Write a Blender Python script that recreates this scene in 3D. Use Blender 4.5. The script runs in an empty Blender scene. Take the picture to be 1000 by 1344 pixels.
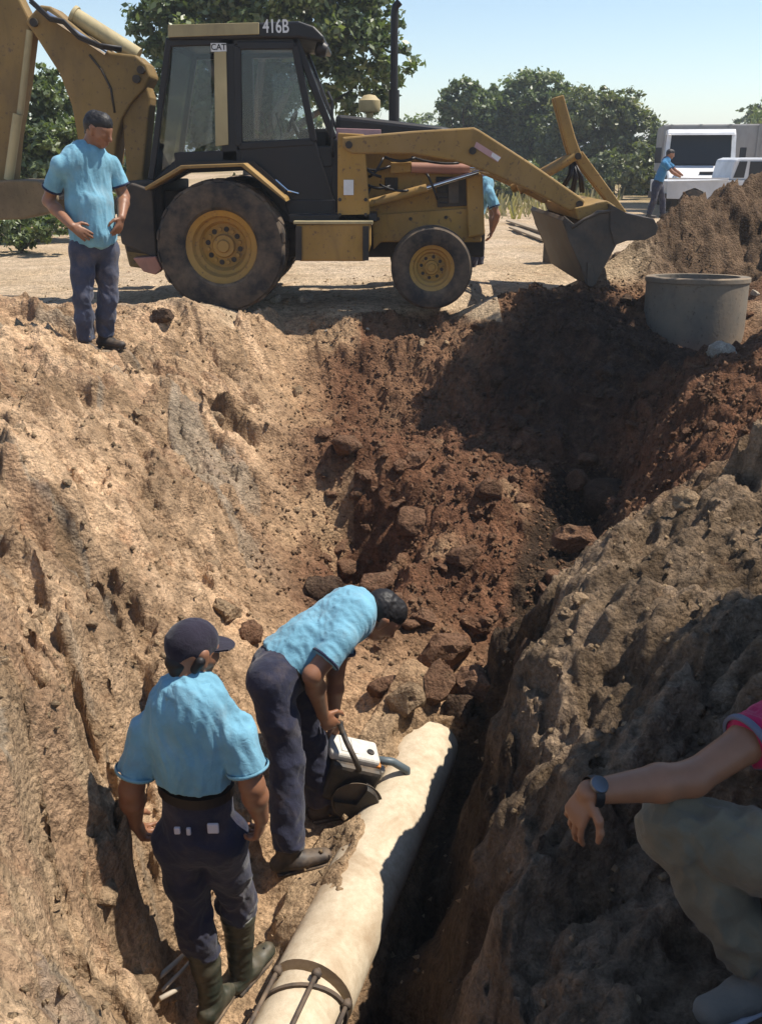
import bpy, math, random
import numpy as np
from mathutils import Vector, Matrix
R = math.radians
rng = np.random.default_rng(7); random.seed(7)
scn = bpy.context.scene
COL = scn.collection

# ------------------------------------------------------------------ camera
CAM_H, PITCH, FPX = 1.5, R(20.5), 1250.0
cam_d = bpy.data.cameras.new('camera'); cam = bpy.data.objects.new('camera', cam_d); COL.objects.link(cam)
cam.location = (0, 0, CAM_H); cam.rotation_euler = (R(90) - PITCH, 0, 0)
cam_d.sensor_fit = 'VERTICAL'; cam_d.sensor_height = 24.0
cam_d.lens = 24.0 * FPX / 1344.0
cam_d.clip_start = 0.05; cam_d.clip_end = 3000
scn.camera = cam
# ------------------------------------------------------------------ light
SUN_EL, SUN_AZ = 60.0, 7.0            # azimuth: degrees beyond the right-hand side
Lv = Vector((math.cos(R(SUN_EL)) * math.cos(R(SUN_AZ)), math.cos(R(SUN_EL)) * math.sin(R(SUN_AZ)), math.sin(R(SUN_EL))))
w = bpy.data.worlds.new('World'); scn.world = w; w.use_nodes = True
nt = w.node_tree; bg = nt.nodes['Background']
sky = nt.nodes.new('ShaderNodeTexSky'); sky.sky_type = 'NISHITA'; sky.sun_disc = False
sky.sun_elevation = R(SUN_EL); sky.sun_rotation = R(90 - SUN_AZ)
sky.air_density = 1.0; sky.dust_density = 0.0; sky.ozone_density = 1.0
nt.links.new(sky.outputs[0], bg.inputs[0]); bg.inputs[1].default_value = 0.115
sd = bpy.data.lights.new('sun', 'SUN'); sd.energy = 5.0; sd.angle = R(0.5); sd.color = (1.0, 0.93, 0.82)
so = bpy.data.objects.new('sun', sd); COL.objects.link(so)
so.rotation_euler = Lv.to_track_quat('Z', 'Y').to_euler(); so.location = Lv * 30
scn.view_settings.view_transform = 'Standard'; scn.view_settings.look = 'None'
scn.view_settings.exposure = 0.45; scn.view_settings.gamma = 1; scn.view_settings.use_curve_mapping = False
scn.cycles.max_bounces = 6; scn.cycles.transparent_max_bounces = 12

# ------------------------------------------------------------------ helpers
def ray(u, v):
    a = (v - 672.0) / FPX
    return ((u - 500.0) / FPX, math.cos(PITCH) - a * math.sin(PITCH), -(math.sin(PITCH) + a * math.cos(PITCH)))
def at(u, v, D):                      # point at distance D along the ground whose image is (u, v)
    r = ray(u, v); t = D / r[1]
    return Vector((r[0] * t, D, CAM_H + r[2] * t))
def atz(u, v, z):
    r = ray(u, v); t = (z - CAM_H) / r[2]
    return Vector((r[0] * t, r[1] * t, z))
def tag(o, label=None, cat=None, group=None, kind=None):
    if label: o['label'] = label
    if cat: o['category'] = cat
    if group: o['group'] = group
    if kind: o['kind'] = kind
    return o
def thing(name, loc, label, cat, group=None):
    o = bpy.data.objects.new(name, None); COL.objects.link(o); o.location = loc
    o.empty_display_size = 0.1
    return tag(o, label, cat, group)
def origin(p):
    v = Vector((0, 0, 0))
    while p is not None:
        v = v + Vector(p.location); p = p.parent
    return v
class MB:
    def __init__(s): s.v = []; s.f = []
    def add(s, vs, fs):
        n = len(s.v); s.v += [tuple(q) for q in vs]; s.f += [tuple(i + n for i in f) for f in fs]; return s
    def box(s, c, size, rot=None):
        c = Vector(c); h = [k / 2 for k in size]
        vs = [Vector((x * h[0], y * h[1], z * h[2])) for x in (-1, 1) for y in (-1, 1) for z in (-1, 1)]
        if rot is not None: vs = [rot @ q for q in vs]
        return s.add([q + c for q in vs], [(0, 1, 3, 2), (4, 6, 7, 5), (0, 4, 5, 1), (2, 3, 7, 6), (0, 2, 6, 4), (1, 5, 7, 3)])
    def bar(s, a, b, wd, ht, up=(0, 0, 1)):           # box from a to b
        a = Vector(a); b = Vector(b); d = (b - a); L = d.length; d.normalize()
        x = d.cross(Vector(up))
        if x.length < 1e-5: x = d.cross(Vector((0, 1, 0)))
        x.normalize(); z = x.cross(d)
        vs = [p + x * (i * wd / 2) + z * (j * ht / 2) for p in (a, b) for i, j in ((-1, -1), (1, -1), (1, 1), (-1, 1))]
        return s.add(vs, [(3, 2, 1, 0), (4, 5, 6, 7), (0, 1, 5, 4), (1, 2, 6, 5), (2, 3, 7, 6), (3, 0, 4, 7)])
    def prism(s, poly, y0, y1):                       # polygon in x,z extruded along y
        n = len(poly); A = sum(poly[i][0] * poly[(i + 1) % n][1] - poly[(i + 1) % n][0] * poly[i][1] for i in range(n))
        if A < 0: poly = poly[::-1]
        vs = [(x, y0, z) for x, z in poly] + [(x, y1, z) for x, z in poly]
        fs = [tuple(range(n)), tuple(range(2 * n - 1, n - 1, -1))] + [(i + n, (i + 1) % n + n, (i + 1) % n, i) for i in range(n)]
        return s.add(vs, fs)
    def tube(s, pts, r, n=10, cap=True, flat=None):
        pts = [Vector(p) for p in pts]; m = len(pts)
        rs = r if isinstance(r, (list, tuple)) else [r] * m
        d0 = (pts[1] - pts[0]).normalized(); x = d0.orthogonal().normalized()
        vs = []
        for i, p in enumerate(pts):
            d = (pts[min(i + 1, m - 1)] - pts[max(i - 1, 0)]).normalized()
            x = (x - d * x.dot(d)); x = x.normalized() if x.length > 1e-6 else d.orthogonal().normalized()
            y = d.cross(x)
            vs += [p + (x * math.cos(2 * math.pi * k / n) + y * math.sin(2 * math.pi * k / n)) * rs[i] for k in range(n)]
        fs = [(i * n + k, i * n + (k + 1) % n, (i + 1) * n + (k + 1) % n, (i + 1) * n + k) for i in range(m - 1) for k in range(n)]
        if cap: fs += [tuple(range(n - 1, -1, -1)), tuple((m - 1) * n + k for k in range(n))]
        return s.add(vs, fs)
    def lathe(s, prof, c, axis=(0, 1, 0), n=32, a0=0, a1=2 * math.pi):   # prof: (radius, offset along axis)
        c = Vector(c); ax = Vector(axis).normalized(); x = ax.orthogonal().normalized()
        if abs(ax.y) > .9: x = Vector((1, 0, 0))
        y = ax.cross(x); m = len(prof); full = abs(a1 - a0 - 2 * math.pi) < 1e-6; N = n if full else n + 1
        vs = [c + ax * h + (x * math.cos(a0 + (a1 - a0) * k / n) + y * math.sin(a0 + (a1 - a0) * k / n)) * r for r, h in prof for k in range(N)]
        fs = []
        for i in range(m - 1):
            for k in range(n):
                k2 = (k + 1) % N
                fs.append((i * N + k, i * N + k2, (i + 1) * N + k2, (i + 1) * N + k))
        return s.add(vs, fs)
    def ball(s, c, r, n=10):
        rr = r if isinstance(r, (list, tuple)) else (r, r, r); c = Vector(c)
        vs = []; m = max(4, n // 2)
        for i in range(m + 1):
            th = math.pi * i / m
            for k in range(n):
                ph = 2 * math.pi * k / n
                vs.append(c + Vector((rr[0] * math.sin(th) * math.cos(ph), rr[1] * math.sin(th) * math.sin(ph), rr[2] * math.cos(th))))
        fs = [(i * n + k, (i + 1) * n + k, (i + 1) * n + (k + 1) % n, i * n + (k + 1) % n) for i in range(m) for k in range(n)]
        return s.add(vs, fs)
    def build(s, name, mat, parent=None, smooth=False, bevel=0, auto=None, seg=2):
        me = bpy.data.meshes.new(name)
        o0 = origin(parent)
        me.from_pydata([(a - o0.x, b - o0.y, c - o0.z) for a, b, c in s.v], [], s.f)
        me.validate(); me.materials.append(mat)
        import bmesh
        bm = bmesh.new(); bm.from_mesh(me)
        bmesh.ops.remove_doubles(bm, verts=bm.verts, dist=1e-5)
        bmesh.ops.recalc_face_normals(bm, faces=bm.faces)
        if auto is not None:
            for e in bm.edges:
                e.smooth = not (len(e.link_faces) == 2 and e.calc_face_angle(0) > R(auto))
            smooth = True
        bm.to_mesh(me); bm.free()
        if smooth:
            me.shade_smooth() if auto is None else me.polygons.foreach_set('use_smooth', [True] * len(me.polygons))
        o = bpy.data.objects.new(name, me); COL.objects.link(o)
        if parent is not None: o.parent = parent
        if bevel:
            b = o.modifiers.new('bevel', 'BEVEL'); b.width = bevel; b.segments = seg; b.limit_method = 'ANGLE'; b.angle_limit = R(40)
        return o
def np_mesh(name, V, F, mat, parent=None, smooth=True, cols=None, colname='tone'):
    V = np.asarray(V, dtype=np.float32) - np.array(origin(parent), dtype=np.float32)
    F = np.asarray(F, dtype=np.int32); k = F.shape[1]
    me = bpy.data.meshes.new(name)
    me.vertices.add(len(V)); me.vertices.foreach_set('co', V.ravel())
    me.loops.add(F.size); me.loops.foreach_set('vertex_index', F.ravel())
    me.polygons.add(len(F)); me.polygons.foreach_set('loop_start', np.arange(0, F.size, k, dtype=np.int32))
    me.polygons.foreach_set('loop_total', np.full(len(F), k, dtype=np.int32))
    if smooth: me.polygons.foreach_set('use_smooth', np.ones(len(F), dtype=bool))
    me.update(calc_edges=True)
    if cols is not None:
        a = me.attributes.new(colname, 'FLOAT_COLOR', 'POINT')
        c4 = np.ones((len(V), 4), dtype=np.float32); c4[:, :cols.shape[1]] = cols
        a.data.foreach_set('color', c4.ravel())
    me.materials.append(mat)
    o = bpy.data.objects.new(name, me); COL.objects.link(o)
    if parent is not None: o.parent = parent
    return o

# ------------------------------------------------------------------ numpy noise
def _h(ix, iy, iz, seed):
    n = (ix.astype(np.uint32) * np.uint32(374761393) + iy.astype(np.uint32) * np.uint32(668265263) + iz.astype(np.uint32) * np.uint32(2147483647 - 1640531) + np.uint32(seed * 974711 + 13))
    n = (n ^ (n >> np.uint32(13))) * np.uint32(1274126177)
    n = (n ^ (n >> np.uint32(16))) * np.uint32(2246822519)
    return n ^ (n >> np.uint32(15))
def pnoise(x, y, z, seed=0):
    x = np.asarray(x, np.float32); y = np.asarray(y, np.float32); z = np.asarray(z, np.float32)
    x, y, z = np.broadcast_arrays(x, y, z)
    X = np.floor(x); Y = np.floor(y); Z = np.floor(z)
    fx, fy, fz = x - X, y - Y, z - Z
    X = X.astype(np.int64); Y = Y.astype(np.int64); Z = Z.astype(np.int64)
    u, v, w_ = fx * fx * (3 - 2 * fx), fy * fy * (3 - 2 * fy), fz * fz * (3 - 2 * fz)
    out = 0
    for dx in (0, 1):
        for dy in (0, 1):
            for dz in (0, 1):
                h = _h(X + dx, Y + dy, Z + dz, seed)
                gx = (h & 1023).astype(np.float32) / 511.5 - 1; gy = ((h >> 10) & 1023).astype(np.float32) / 511.5 - 1; gz = ((h >> 20) & 1023).astype(np.float32) / 511.5 - 1
                d = gx * (fx - dx) + gy * (fy - dy) + gz * (fz - dz)
                out = out + d * (u if dx else 1 - u) * (v if dy else 1 - v) * (w_ if dz else 1 - w_)
    return out * 1.2
def fbm(x, y, z, oct=4, seed=0, gain=.5, ridged=False):
    s, a, f = 0, 1.0, 1.0
    for i in range(oct):
        n = pnoise(x * f, y * f, z * f, seed + i * 17)
        if ridged: n = .5 - np.abs(n) * 1.6
        s = s + a * n; a *= gain; f *= 2.03
    return s
def cells(x, y, seed=0, z=None):          # F1, F2 distance and cell value of 2-D (3-D when z given) cells
    x = np.asarray(x, np.float32); y = np.asarray(y, np.float32)
    X = np.floor(x).astype(np.int64); Y = np.floor(y).astype(np.int64)
    f1 = np.full(x.shape, 9, np.float32); f2 = f1.copy(); val = np.zeros_like(f1); px = np.zeros_like(f1); py = np.zeros_like(f1)
    for dx in (-1, 0, 1):
        for dy in (-1, 0, 1):
            h = _h(X + dx, Y + dy, X * 0, seed)
            qx = X + dx + (h & 1023) / 1023.0; qy = Y + dy + ((h >> 10) & 1023) / 1023.0
            d = np.sqrt((qx - x) ** 2 + (qy - y) ** 2).astype(np.float32)
            m = d < f1
            f2 = np.where(m, f1, np.minimum(f2, d)); val = np.where(m, ((h >> 20) & 1023) / 1023.0, val)
            px = np.where(m, qx - x, px); py = np.where(m, qy - y, py); f1 = np.where(m, d, f1)
    return f1, f2, val, px, py
def sstep(a, b, t):
    t = np.clip((t - a) / (b - a), 0, 1); return t * t * (3 - 2 * t)

# ------------------------------------------------------------------ materials
class NG:
    def __init__(s, name):
        s.m = bpy.data.materials.new(name); s.m.use_nodes = True; s.t = s.m.node_tree
        s.b = s.t.nodes['Principled BSDF']; s.out = s.t.nodes['Material Output']
    def n(s, t, **k):
        q = s.t.nodes.new(t)
        for a, b in k.items(): setattr(q, a, b)
        return q
    def l(s, a, b): s.t.links.new(a, b)
    def coord(s, scale=(1, 1, 1), rot=(0, 0, 0)):
        c = s.n('ShaderNodeTexCoord'); mp = s.n('ShaderNodeMapping'); s.l(c.outputs['Object'], mp.inputs['Vector'])
        mp.inputs['Scale'].default_value = scale; mp.inputs['Rotation'].default_value = rot
        return mp.outputs[0]
    def noise(s, scale, det=4, rough=.6, vec=None, dist=0):
        q = s.n('ShaderNodeTexNoise'); q.inputs['Scale'].default_value = scale; q.inputs['Detail'].default_value = det
        q.inputs['Roughness'].default_value = rough; q.inputs['Distortion'].default_value = dist
        s.l(vec if vec is not None else s.coord(), q.inputs['Vector']); return q.outputs['Fac']
    def ramp(s, fac, stops):
        q = s.n('ShaderNodeValToRGB'); e = q.color_ramp.elements
        while len(e) < len(stops): e.new(.5)
        for i, (p, c) in enumerate(stops):
            e[i].position = p; e[i].color = (c, c, c, 1) if isinstance(c, (int, float)) else (*c, 1)
        s.l(fac, q.inputs[0]); return q.outputs[0]
    def mix(s, fac, a, b, mode='MIX'):
        q = s.n('ShaderNodeMix', data_type='RGBA', blend_type=mode)
        for k, val in ((0, fac), (6, a), (7, b)):
            if hasattr(val, 'links') or hasattr(val, 'is_linked'): s.l(val, q.inputs[k])
            elif k == 0: q.inputs[0].default_value = val
            else: q.inputs[k].default_value = (*val, 1) if len(val) == 3 else val
        return q.outputs[2]
    def bump(s, h, strength=.5, dist=.01):
        q = s.n('ShaderNodeBump'); q.inputs['Strength'].default_value = strength; q.inputs['Distance'].default_value = dist
        s.l(h, q.inputs['Height']); s.l(q.outputs[0], s.b.inputs['Normal']); return q
    def set(s, col=None, rough=None, metal=None, spec=None):
        for key, val in (('Base Color', col), ('Roughness', rough), ('Metallic', metal), ('Specular IOR Level', spec)):
            if val is None: continue
            if hasattr(val, 'is_linked'): s.l(val, s.b.inputs[key])
            else: s.b.inputs[key].default_value = (*val, 1) if isinstance(val, tuple) else val
        return s.m
DUST = (.36, .25, .155)
def paint(name, col, rough=.5, dust=.35, scale=3.0, chip=None, metal=0.0, spec=.4, bump=.0):
    g = NG(name)
    n1 = g.noise(scale, 6, .65); n2 = g.noise(scale * 9, 4, .6); n3 = g.noise(scale * .6, 3, .5, dist=.6)
    c = g.mix(g.ramp(n3, [(.3, 0.0), (.75, 1.0)]), tuple(k * .72 for k in col), tuple(min(1, k * 1.12) for k in col))
    if chip is not None: c = g.mix(g.ramp(n2, [(.60, 0.0), (.68, .85)]), c, chip)
    gr = g.noise(scale * 1.3, 6, .7, g.coord((1, 1, .35)), 1.2)
    c = g.mix(g.ramp(gr, [(.50, 0.0), (.72, .45 * min(1, dust * 2))]), c, tuple(k * .30 + .012 for k in col))
    geo = g.n('ShaderNodeNewGeometry'); sp = g.n('ShaderNodeSeparateXYZ'); g.l(geo.outputs['Normal'], sp.inputs[0])
    up = g.ramp(sp.outputs['Z'], [(.2, .45), (.95, 1.0)])
    dm = g.ramp(n1, [(.38, 0.0), (.72, 1.0)])
    mu = g.n('ShaderNodeMath', operation='MULTIPLY'); g.l(dm, mu.inputs[0]); g.l(up, mu.inputs[1])
    mu2 = g.n('ShaderNodeMath', operation='MULTIPLY'); g.l(mu.outputs[0], mu2.inputs[0]); mu2.inputs[1].default_value = dust
    c = g.mix(mu2.outputs[0], c, DUST)
    rr = g.ramp(n1, [(.3, rough), (.8, min(1, rough + .25))])
    if bump: g.bump(n2, bump, .004)
    return g.set(c, rr, metal, spec)
def cloth(name, col, var=.25, weave=900, rough=.9, dirt=0.0):
    g = NG(name)
    n = g.noise(7, 4, .6); n2 = g.noise(38, 5, .65, None, 1.0)
    c = g.mix(g.ramp(n, [(.3, 0.0), (.7, 1.0)]), tuple(k * (1 - var) for k in col), tuple(min(1, k * (1 + var * .6)) for k in col))
    if dirt: c = g.mix(g.ramp(g.noise(5, 6, .7), [(.5, 0.0), (.75, dirt)]), c, DUST)
    g.bump(n2, .5, .008)
    g.b.inputs['Sheen Weight'].default_value = .15
    return g.set(c, rough, 0.0, .2)
def glass(name, tint=(.5, .55, .58), dirt=.18):
    g = NG(name); t = g.t
    tr = g.n('ShaderNodeBsdfTransparent'); tr.inputs[0].default_value = (*tint, 1)
    gl = g.n('ShaderNodeBsdfGlossy'); gl.inputs['Roughness'].default_value = .04
    fr = g.n('ShaderNodeFresnel'); fr.inputs[0].default_value = 1.5
    ms = g.n('ShaderNodeMixShader'); g.l(fr.outputs[0], ms.inputs[0]); g.l(tr.outputs[0], ms.inputs[1]); g.l(gl.outputs[0], ms.inputs[2])
    df = g.n('ShaderNodeBsdfDiffuse'); df.inputs[0].default_value = (.35, .33, .3, 1)
    ms2 = g.n('ShaderNodeMixShader')
    g.l(g.ramp(g.noise(4, 6, .65), [(.35, dirt * .3), (.75, dirt)]), ms2.inputs[0]); g.l(ms.outputs[0], ms2.inputs[1]); g.l(df.outputs[0], ms2.inputs[2])
    g.l(ms2.outputs[0], g.out.inputs['Surface']); return g.m
def soil_mat(name, fixed=None, bump=1.0):
    g = NG(name)
    if fixed is None:
        a = g.n('ShaderNodeAttribute', attribute_name='tone'); base = a.outputs['Color']
    else:
        q = g.n('ShaderNodeRGB'); q.outputs[0].default_value = (*fixed, 1); base = q.outputs[0]
    gp = g.n('ShaderNodeNewGeometry'); v = gp.outputs['Position']
    n1 = g.noise(2.2, 5, .65, v, .4); n2 = g.noise(16, 6, .7, v); n3 = g.noise(90, 4, .7, v); n4 = g.noise(5.5, 5, .7, v, 1.0)
    c = g.mix(1.0, base, g.ramp(n2, [(.28, .42), (.5, .95), (.72, 1.4)]), 'MULTIPLY')
    c = g.mix(1.0, c, g.ramp(n1, [(.3, (.80, .78, .76)), (.7, (1.16, 1.14, 1.10))]), 'MULTIPLY')
    c = g.mix(1.0, c, g.ramp(n3, [(.3, .66), (.7, 1.28)]), 'MULTIPLY')
    c = g.mix(g.ramp(n4, [(.56, 0.0), (.70, .35)]), c, (.30, .215, .13))
    c = g.mix(g.ramp(g.noise(3.6, 5, .7, v, .8), [(.57, 0.0), (.70, .55)]), c, g.mix(1.0, c, (.62, .46, .38), 'MULTIPLY'))
    vo = g.n('ShaderNodeTexVoronoi'); vo.inputs['Scale'].default_value = 42; g.l(v, vo.inputs['Vector'])
    wn = g.n('ShaderNodeMath', operation='MULTIPLY_ADD'); g.l(n3, wn.inputs[0]); wn.inputs[1].default_value = .5; g.l(n2, wn.inputs[2])
    wn2 = g.n('ShaderNodeMath', operation='MULTIPLY_ADD'); g.l(vo.outputs['Distance'], wn2.inputs[0]); wn2.inputs[1].default_value = -.45; g.l(wn.outputs[0], wn2.inputs[2])
    g.bump(wn2.outputs[0], bump, .04)
    return g.set(c, .95, 0.0, .12)
def plain(name, col, rough=.6, metal=0.0, spec=.4):
    g = NG(name); n = g.noise(14, 4, .6)
    return g.set(g.mix(n, tuple(k * .8 for k in col), tuple(min(1, k * 1.15) for k in col)), rough, metal, spec)
M = {}
M['soil'] = soil_mat('soil')
M['yellow'] = paint('machine_yellow', (.40, .225, .045), .6, .6, 2.2, (.14, .08, .04))
M['yellow2'] = paint('arm_yellow', (.33, .20, .055), .6, .55, 2.6, (.12, .07, .04))
M['darkglass'] = plain('dark_glass', (.012, .014, .016), .25, 0.0, .3)
M['boomy'] = paint('boom_yellow', (.23, .145, .042), .62, .5, 2.4, (.08, .05, .03))
M['beige'] = paint('faded_yellow', (.46, .38, .20), .55, .4, 3)
M['black'] = paint('machine_black', (.008, .008, .011), .38, .07, 2.5)
M['dark'] = paint('dark_metal', (.025, .022, .020), .6, .35, 4)
M['rubber'] = paint('tyre_rubber', (.030, .028, .028), .75, .9, 5, spec=.3, bump=.3)
M['steel'] = paint('worn_steel', (.075, .066, .058), .55, .55, 5, (.07, .04, .025), metal=.25)
M['chrome'] = plain('bright_rod', (.75, .75, .75), .15, 1.0)
M['glass'] = glass('cab_glass', (.82, .86, .88), .07)
M['white'] = paint('white_paint', (.80, .80, .80), .4, .18, 2)
M['vwhite'] = paint('pickup_white', (.62, .64, .67), .4, .15, 2)
M['grey'] = paint('grey_canopy', (.36, .35, .34), .8, .3, 2)
M['concrete'] = paint('concrete', (.17, .15, .12), .95, .9, 2.6, (.07, .058, .045), bump=.8)
M['decal'] = plain('white_decal', (.72, .72, .72), .5)
M['decal2'] = plain('faded_pink_decal', (.50, .30, .30), .5)
M['red_steel'] = paint('faded_red_steel', (.36, .17, .13), .5, .4, 4)
# ------------------------------------------------------------------ ground with the trench
CP = [  # (u, v, z) surface points
 (0,408,.28),(50,440,.14),(115,470,.05),(200,442,.0),(0,500,.10),(100,550,-.10),(0,620,.05),(150,650,-.30),(250,520,-.20),(250,650,-.5),
 (350,600,-.65),(400,480,-.5),(400,700,-1.05),(350,760,-1.0),(200,800,-.6),(50,800,-.25),(100,950,-.5),(0,950,-.2),(60,1100,-.55),(0,1150,-.35),
 (150,1060,-.66),(140,1150,-.88),(205,1205,-1.28),(100,1280,-.75),(0,1344,-.35),(170,1344,-.85),(185,1290,-.95),
 (290,1335,-1.72),(400,1140,-1.65),(450,1070,-1.62),(340,1130,-1.62),(250,1100,-1.36),(300,1000,-1.22),(320,900,-1.1),(440,960,-1.5),(430,800,-1.3),(330,1200,-1.70),
 (420,1180,-1.62),(500,1250,-1.86),(560,1100,-1.86),(600,980,-1.72),(520,1344,-1.9),
 (570,898,-1.27),(480,900,-1.36),(640,880,-1.22),(560,800,-1.15),(470,705,-1.2),(470,645,-.85),(540,740,-1.1),(600,700,-1.02),(700,760,-1.2),(700,640,-.88),
 (520,600,-.83),(600,540,-.70),(500,480,-.52),(450,425,-.12),(560,420,-.12),(640,440,-.34),(440,402,.0),(540,398,.0),(620,393,.02),(300,425,-.02),(330,480,-.40),
 (700,385,.16),(765,388,.20),(850,440,-.1),(750,450,-.1),(750,520,-.42),(850,520,-.3),(930,480,-.1),(800,600,-.78),(790,660,-.98),(720,820,-1.42),(660,900,-1.6),
 (800,720,-.6),(880,590,-.36),(640,980,-.9),(700,880,-.85),(620,1150,-.92),(590,1344,-.95),(900,800,-.3),(1000,900,-.05),(1000,620,0.0),(900,650,-.3),(1000,480,.1),
 (880,540,-.2),(750,1000,-.6),(850,950,-.4),(760,1200,-.5),(970,1310,-.56),(700,1344,-.52),(850,1200,-.42),(680,1150,-.76),
 (960,468,-.28),(900,466,-.27),(862,440,-.12),(1000,440,-.05),(880,358,.20),(960,345,.40)]
XYZ = [tuple(atz(*c)) for c in CP] + [tuple(at(*c)) for c in ((850,306,11.0),(868,296,11.2),(900,291,11.5),(945,276,11.8),(1000,262,12.0),(1060,245,12.2))]
XYZ += [(-3.2,5,.12),(-2.3,3.5,.02),(-1.7,2,.0),(-4.5,2,.1),(-4.5,7,.2),(-5,9.3,.1),(-4,10.2,.02),(-2.5,9.9,.0),(-1.4,10.1,.0),(-3,12,0),(-5.5,12,0),(-5.5,14.5,0),(0,11,0),(0,14.5,0),(1.2,11,0),(2.2,11.5,.05),(1.2,10.35,-.02),(.3,10.3,-.0),
 (3,14.5,.0),(6,14.5,.1),(5,10,.7),(6.2,10,.8),(5.5,7.5,.3),(2.6,12.6,.1),(3.6,13.2,.25),
 (1.8,2.5,.1),(2.3,4,.15),(3,6,.2),(1.6,1,.0),(3.5,3,.2),(5,5,.2),(.35,.6,-.1),(.3,-1,0),(1.1,-1,0),(-1.3,.4,0),(-1.4,-1,0),(-.5,-.2,-.1),(3,-1,0),(-4,-1,0),
 (-.25,2.0,-1.75),(-.2,1.4,-1.6),(-.15,.85,-.9),(-.85,2.72,-1.60),(-.5,2.35,-1.72),(.0,2.5,-1.88),(2.95,9.5,-.25),(3.4,9.6,-.1),(2.6,9.6,.0),(-.75,1.6,-.45),(.2,1.5,-.75),
 (.05,2.15,-1.72),(.19,2.75,-1.84),(.32,3.5,-1.82),(.53,4.15,-1.74),(1.02,5.08,-1.5),(1.55,6.4,-1.1)]
XYZ = np.array(XYZ)
def tps_fit(P, z, lam=.002):
    d = np.linalg.norm(P[:, None] - P[None], axis=2); K = np.where(d > 0, d * d * np.log(d + 1e-9), 0) + lam * np.eye(len(P))
    Q = np.c_[np.ones(len(P)), P]; A = np.block([[K, Q], [Q.T, np.zeros((3, 3))]])
    return np.linalg.solve(A, np.r_[z, 0, 0, 0])
_a, _b = atz(408, 1262, -1.49), atz(560, 948, -1.40)
PIPE_D = np.array([_b.x - _a.x, _b.y - _a.y, _b.z - _a.z]); PIPE_D /= np.hypot(PIPE_D[0], PIPE_D[1]); PIPE_A = np.array([_a.x, _a.y, _a.z - .158])
_a, _b = atz(452, 968, -1.36), atz(545, 868, -1.24); LED_A = np.array([_a.x, _a.y]); LED_D = np.array([_b.x - _a.x, _b.y - _a.y]); LED_L = float(np.hypot(*LED_D)); LED_D /= LED_L
TW = tps_fit(XYZ[:, :2], XYZ[:, 2])
def gauss(x, y, u, v, z, rx, ry, a):
    c = atz(u, v, z); return a * np.exp(-((x - c.x) / rx) ** 2 - ((y - c.y) / ry) ** 2)
def base_h(x, y):
    x = np.asarray(x, np.float64); y = np.asarray(y, np.float64); sh = x.shape; xf, yf = x.ravel(), y.ravel()
    out = np.zeros(len(xf))
    inside = (np.abs(xf) < 9) & (yf > -4) & (yf < 19)
    idx = np.nonzero(inside)[0]
    for s in range(0, len(idx), 60000):
        i = idx[s:s + 60000]
        d2 = (xf[i, None] - XYZ[None, :, 0]) ** 2 + (yf[i, None] - XYZ[None, :, 1]) ** 2
        out[i] = (0.5 * d2 * np.log(d2 + 1e-12)) @ TW[:-3] + TW[-3] + TW[-2] * xf[i] + TW[-1] * yf[i]
    wt = sstep(7.5, 5.6, np.abs(xf)) * sstep(-2.5, -1.0, yf) * sstep(16.5, 13.8, yf)
    out = np.clip(out, -2.05, 1.4) * wt
    # soil left lying against the left side and over the far end of the pipe
    sx, sy = xf - PIPE_A[0], yf - PIPE_A[1]; s_ = sx * PIPE_D[0] + sy * PIPE_D[1]; d_ = sx * PIPE_D[1] - sy * PIPE_D[0]
    nz_ = pnoise(s_ * 5, d_ * 0, d_ * 0, 77) + .5 * pnoise(s_ * 14, d_ * 0, d_ * 0, 79); zax = PIPE_A[2] + PIPE_D[2] * s_
    cov = .75 * sstep(1.62, 1.95, s_ + .12 * nz_) + .03 - .20 * sstep(.25, 1.2, s_) * sstep(2.2, 1.5, s_) * .6 + .06 * nz_ + .20 * sstep(1.45, 2.1, s_)
    t_ = zax + .155 + .17 * sstep(1.6, 2.05, s_) - np.clip(d_ - (cov - .05), 0, 9) * 1.6 - .42 * np.clip(cov - .05 - d_, 0, 9)
    ok = (s_ > -.1) & (s_ < 2.9) & (d_ > -.42) & (d_ < .8)
    out = np.where(ok, np.maximum(out, t_ - 3.0 * np.clip(-.28 - d_, 0, 9) - 3 * np.clip(.05 - s_, 0, 9) - .9 * np.clip(s_ - 2.35, 0, 9)), out)
    sx, sy = xf - LED_A[0], yf - LED_A[1]; s_ = sx * LED_D[0] + sy * LED_D[1]; d_ = sx * LED_D[1] - sy * LED_D[0]
    out += .12 * sstep(-.03, .04, d_) * np.exp(-(np.clip(d_, 0, 9) / .4) ** 2) * sstep(-.12, .1, s_) * sstep(LED_L + .25, LED_L, s_)
    # low swells far off
    far = sstep(15, 30, yf)
    out += far * .12 * pnoise(xf * .05, yf * .05, xf * 0, 5)
    return out.reshape(sh)
def facets(x, y, z, size, seed, tone=False):          # broken, tilted faces such as dug clay leaves
    u = (x + .5 * z) / size + .35 * pnoise(x / size * .9, y / size * .9, z / size * .9, seed + 50); v = (y - .6 * z) / (size * .85) + .35 * pnoise(x / size, y / size, z / size, seed + 51)
    f1, f2, val, px, py = cells(u, v, seed)
    if tone: return val * np.clip((f2 - f1) * 7, .35, 1)
    return ((val - .5) * .9 + .75 * (px * np.sin(val * 97) + py * np.cos(val * 61))) * np.clip((f2 - f1) * 7, 0, 1) * size * .5
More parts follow.
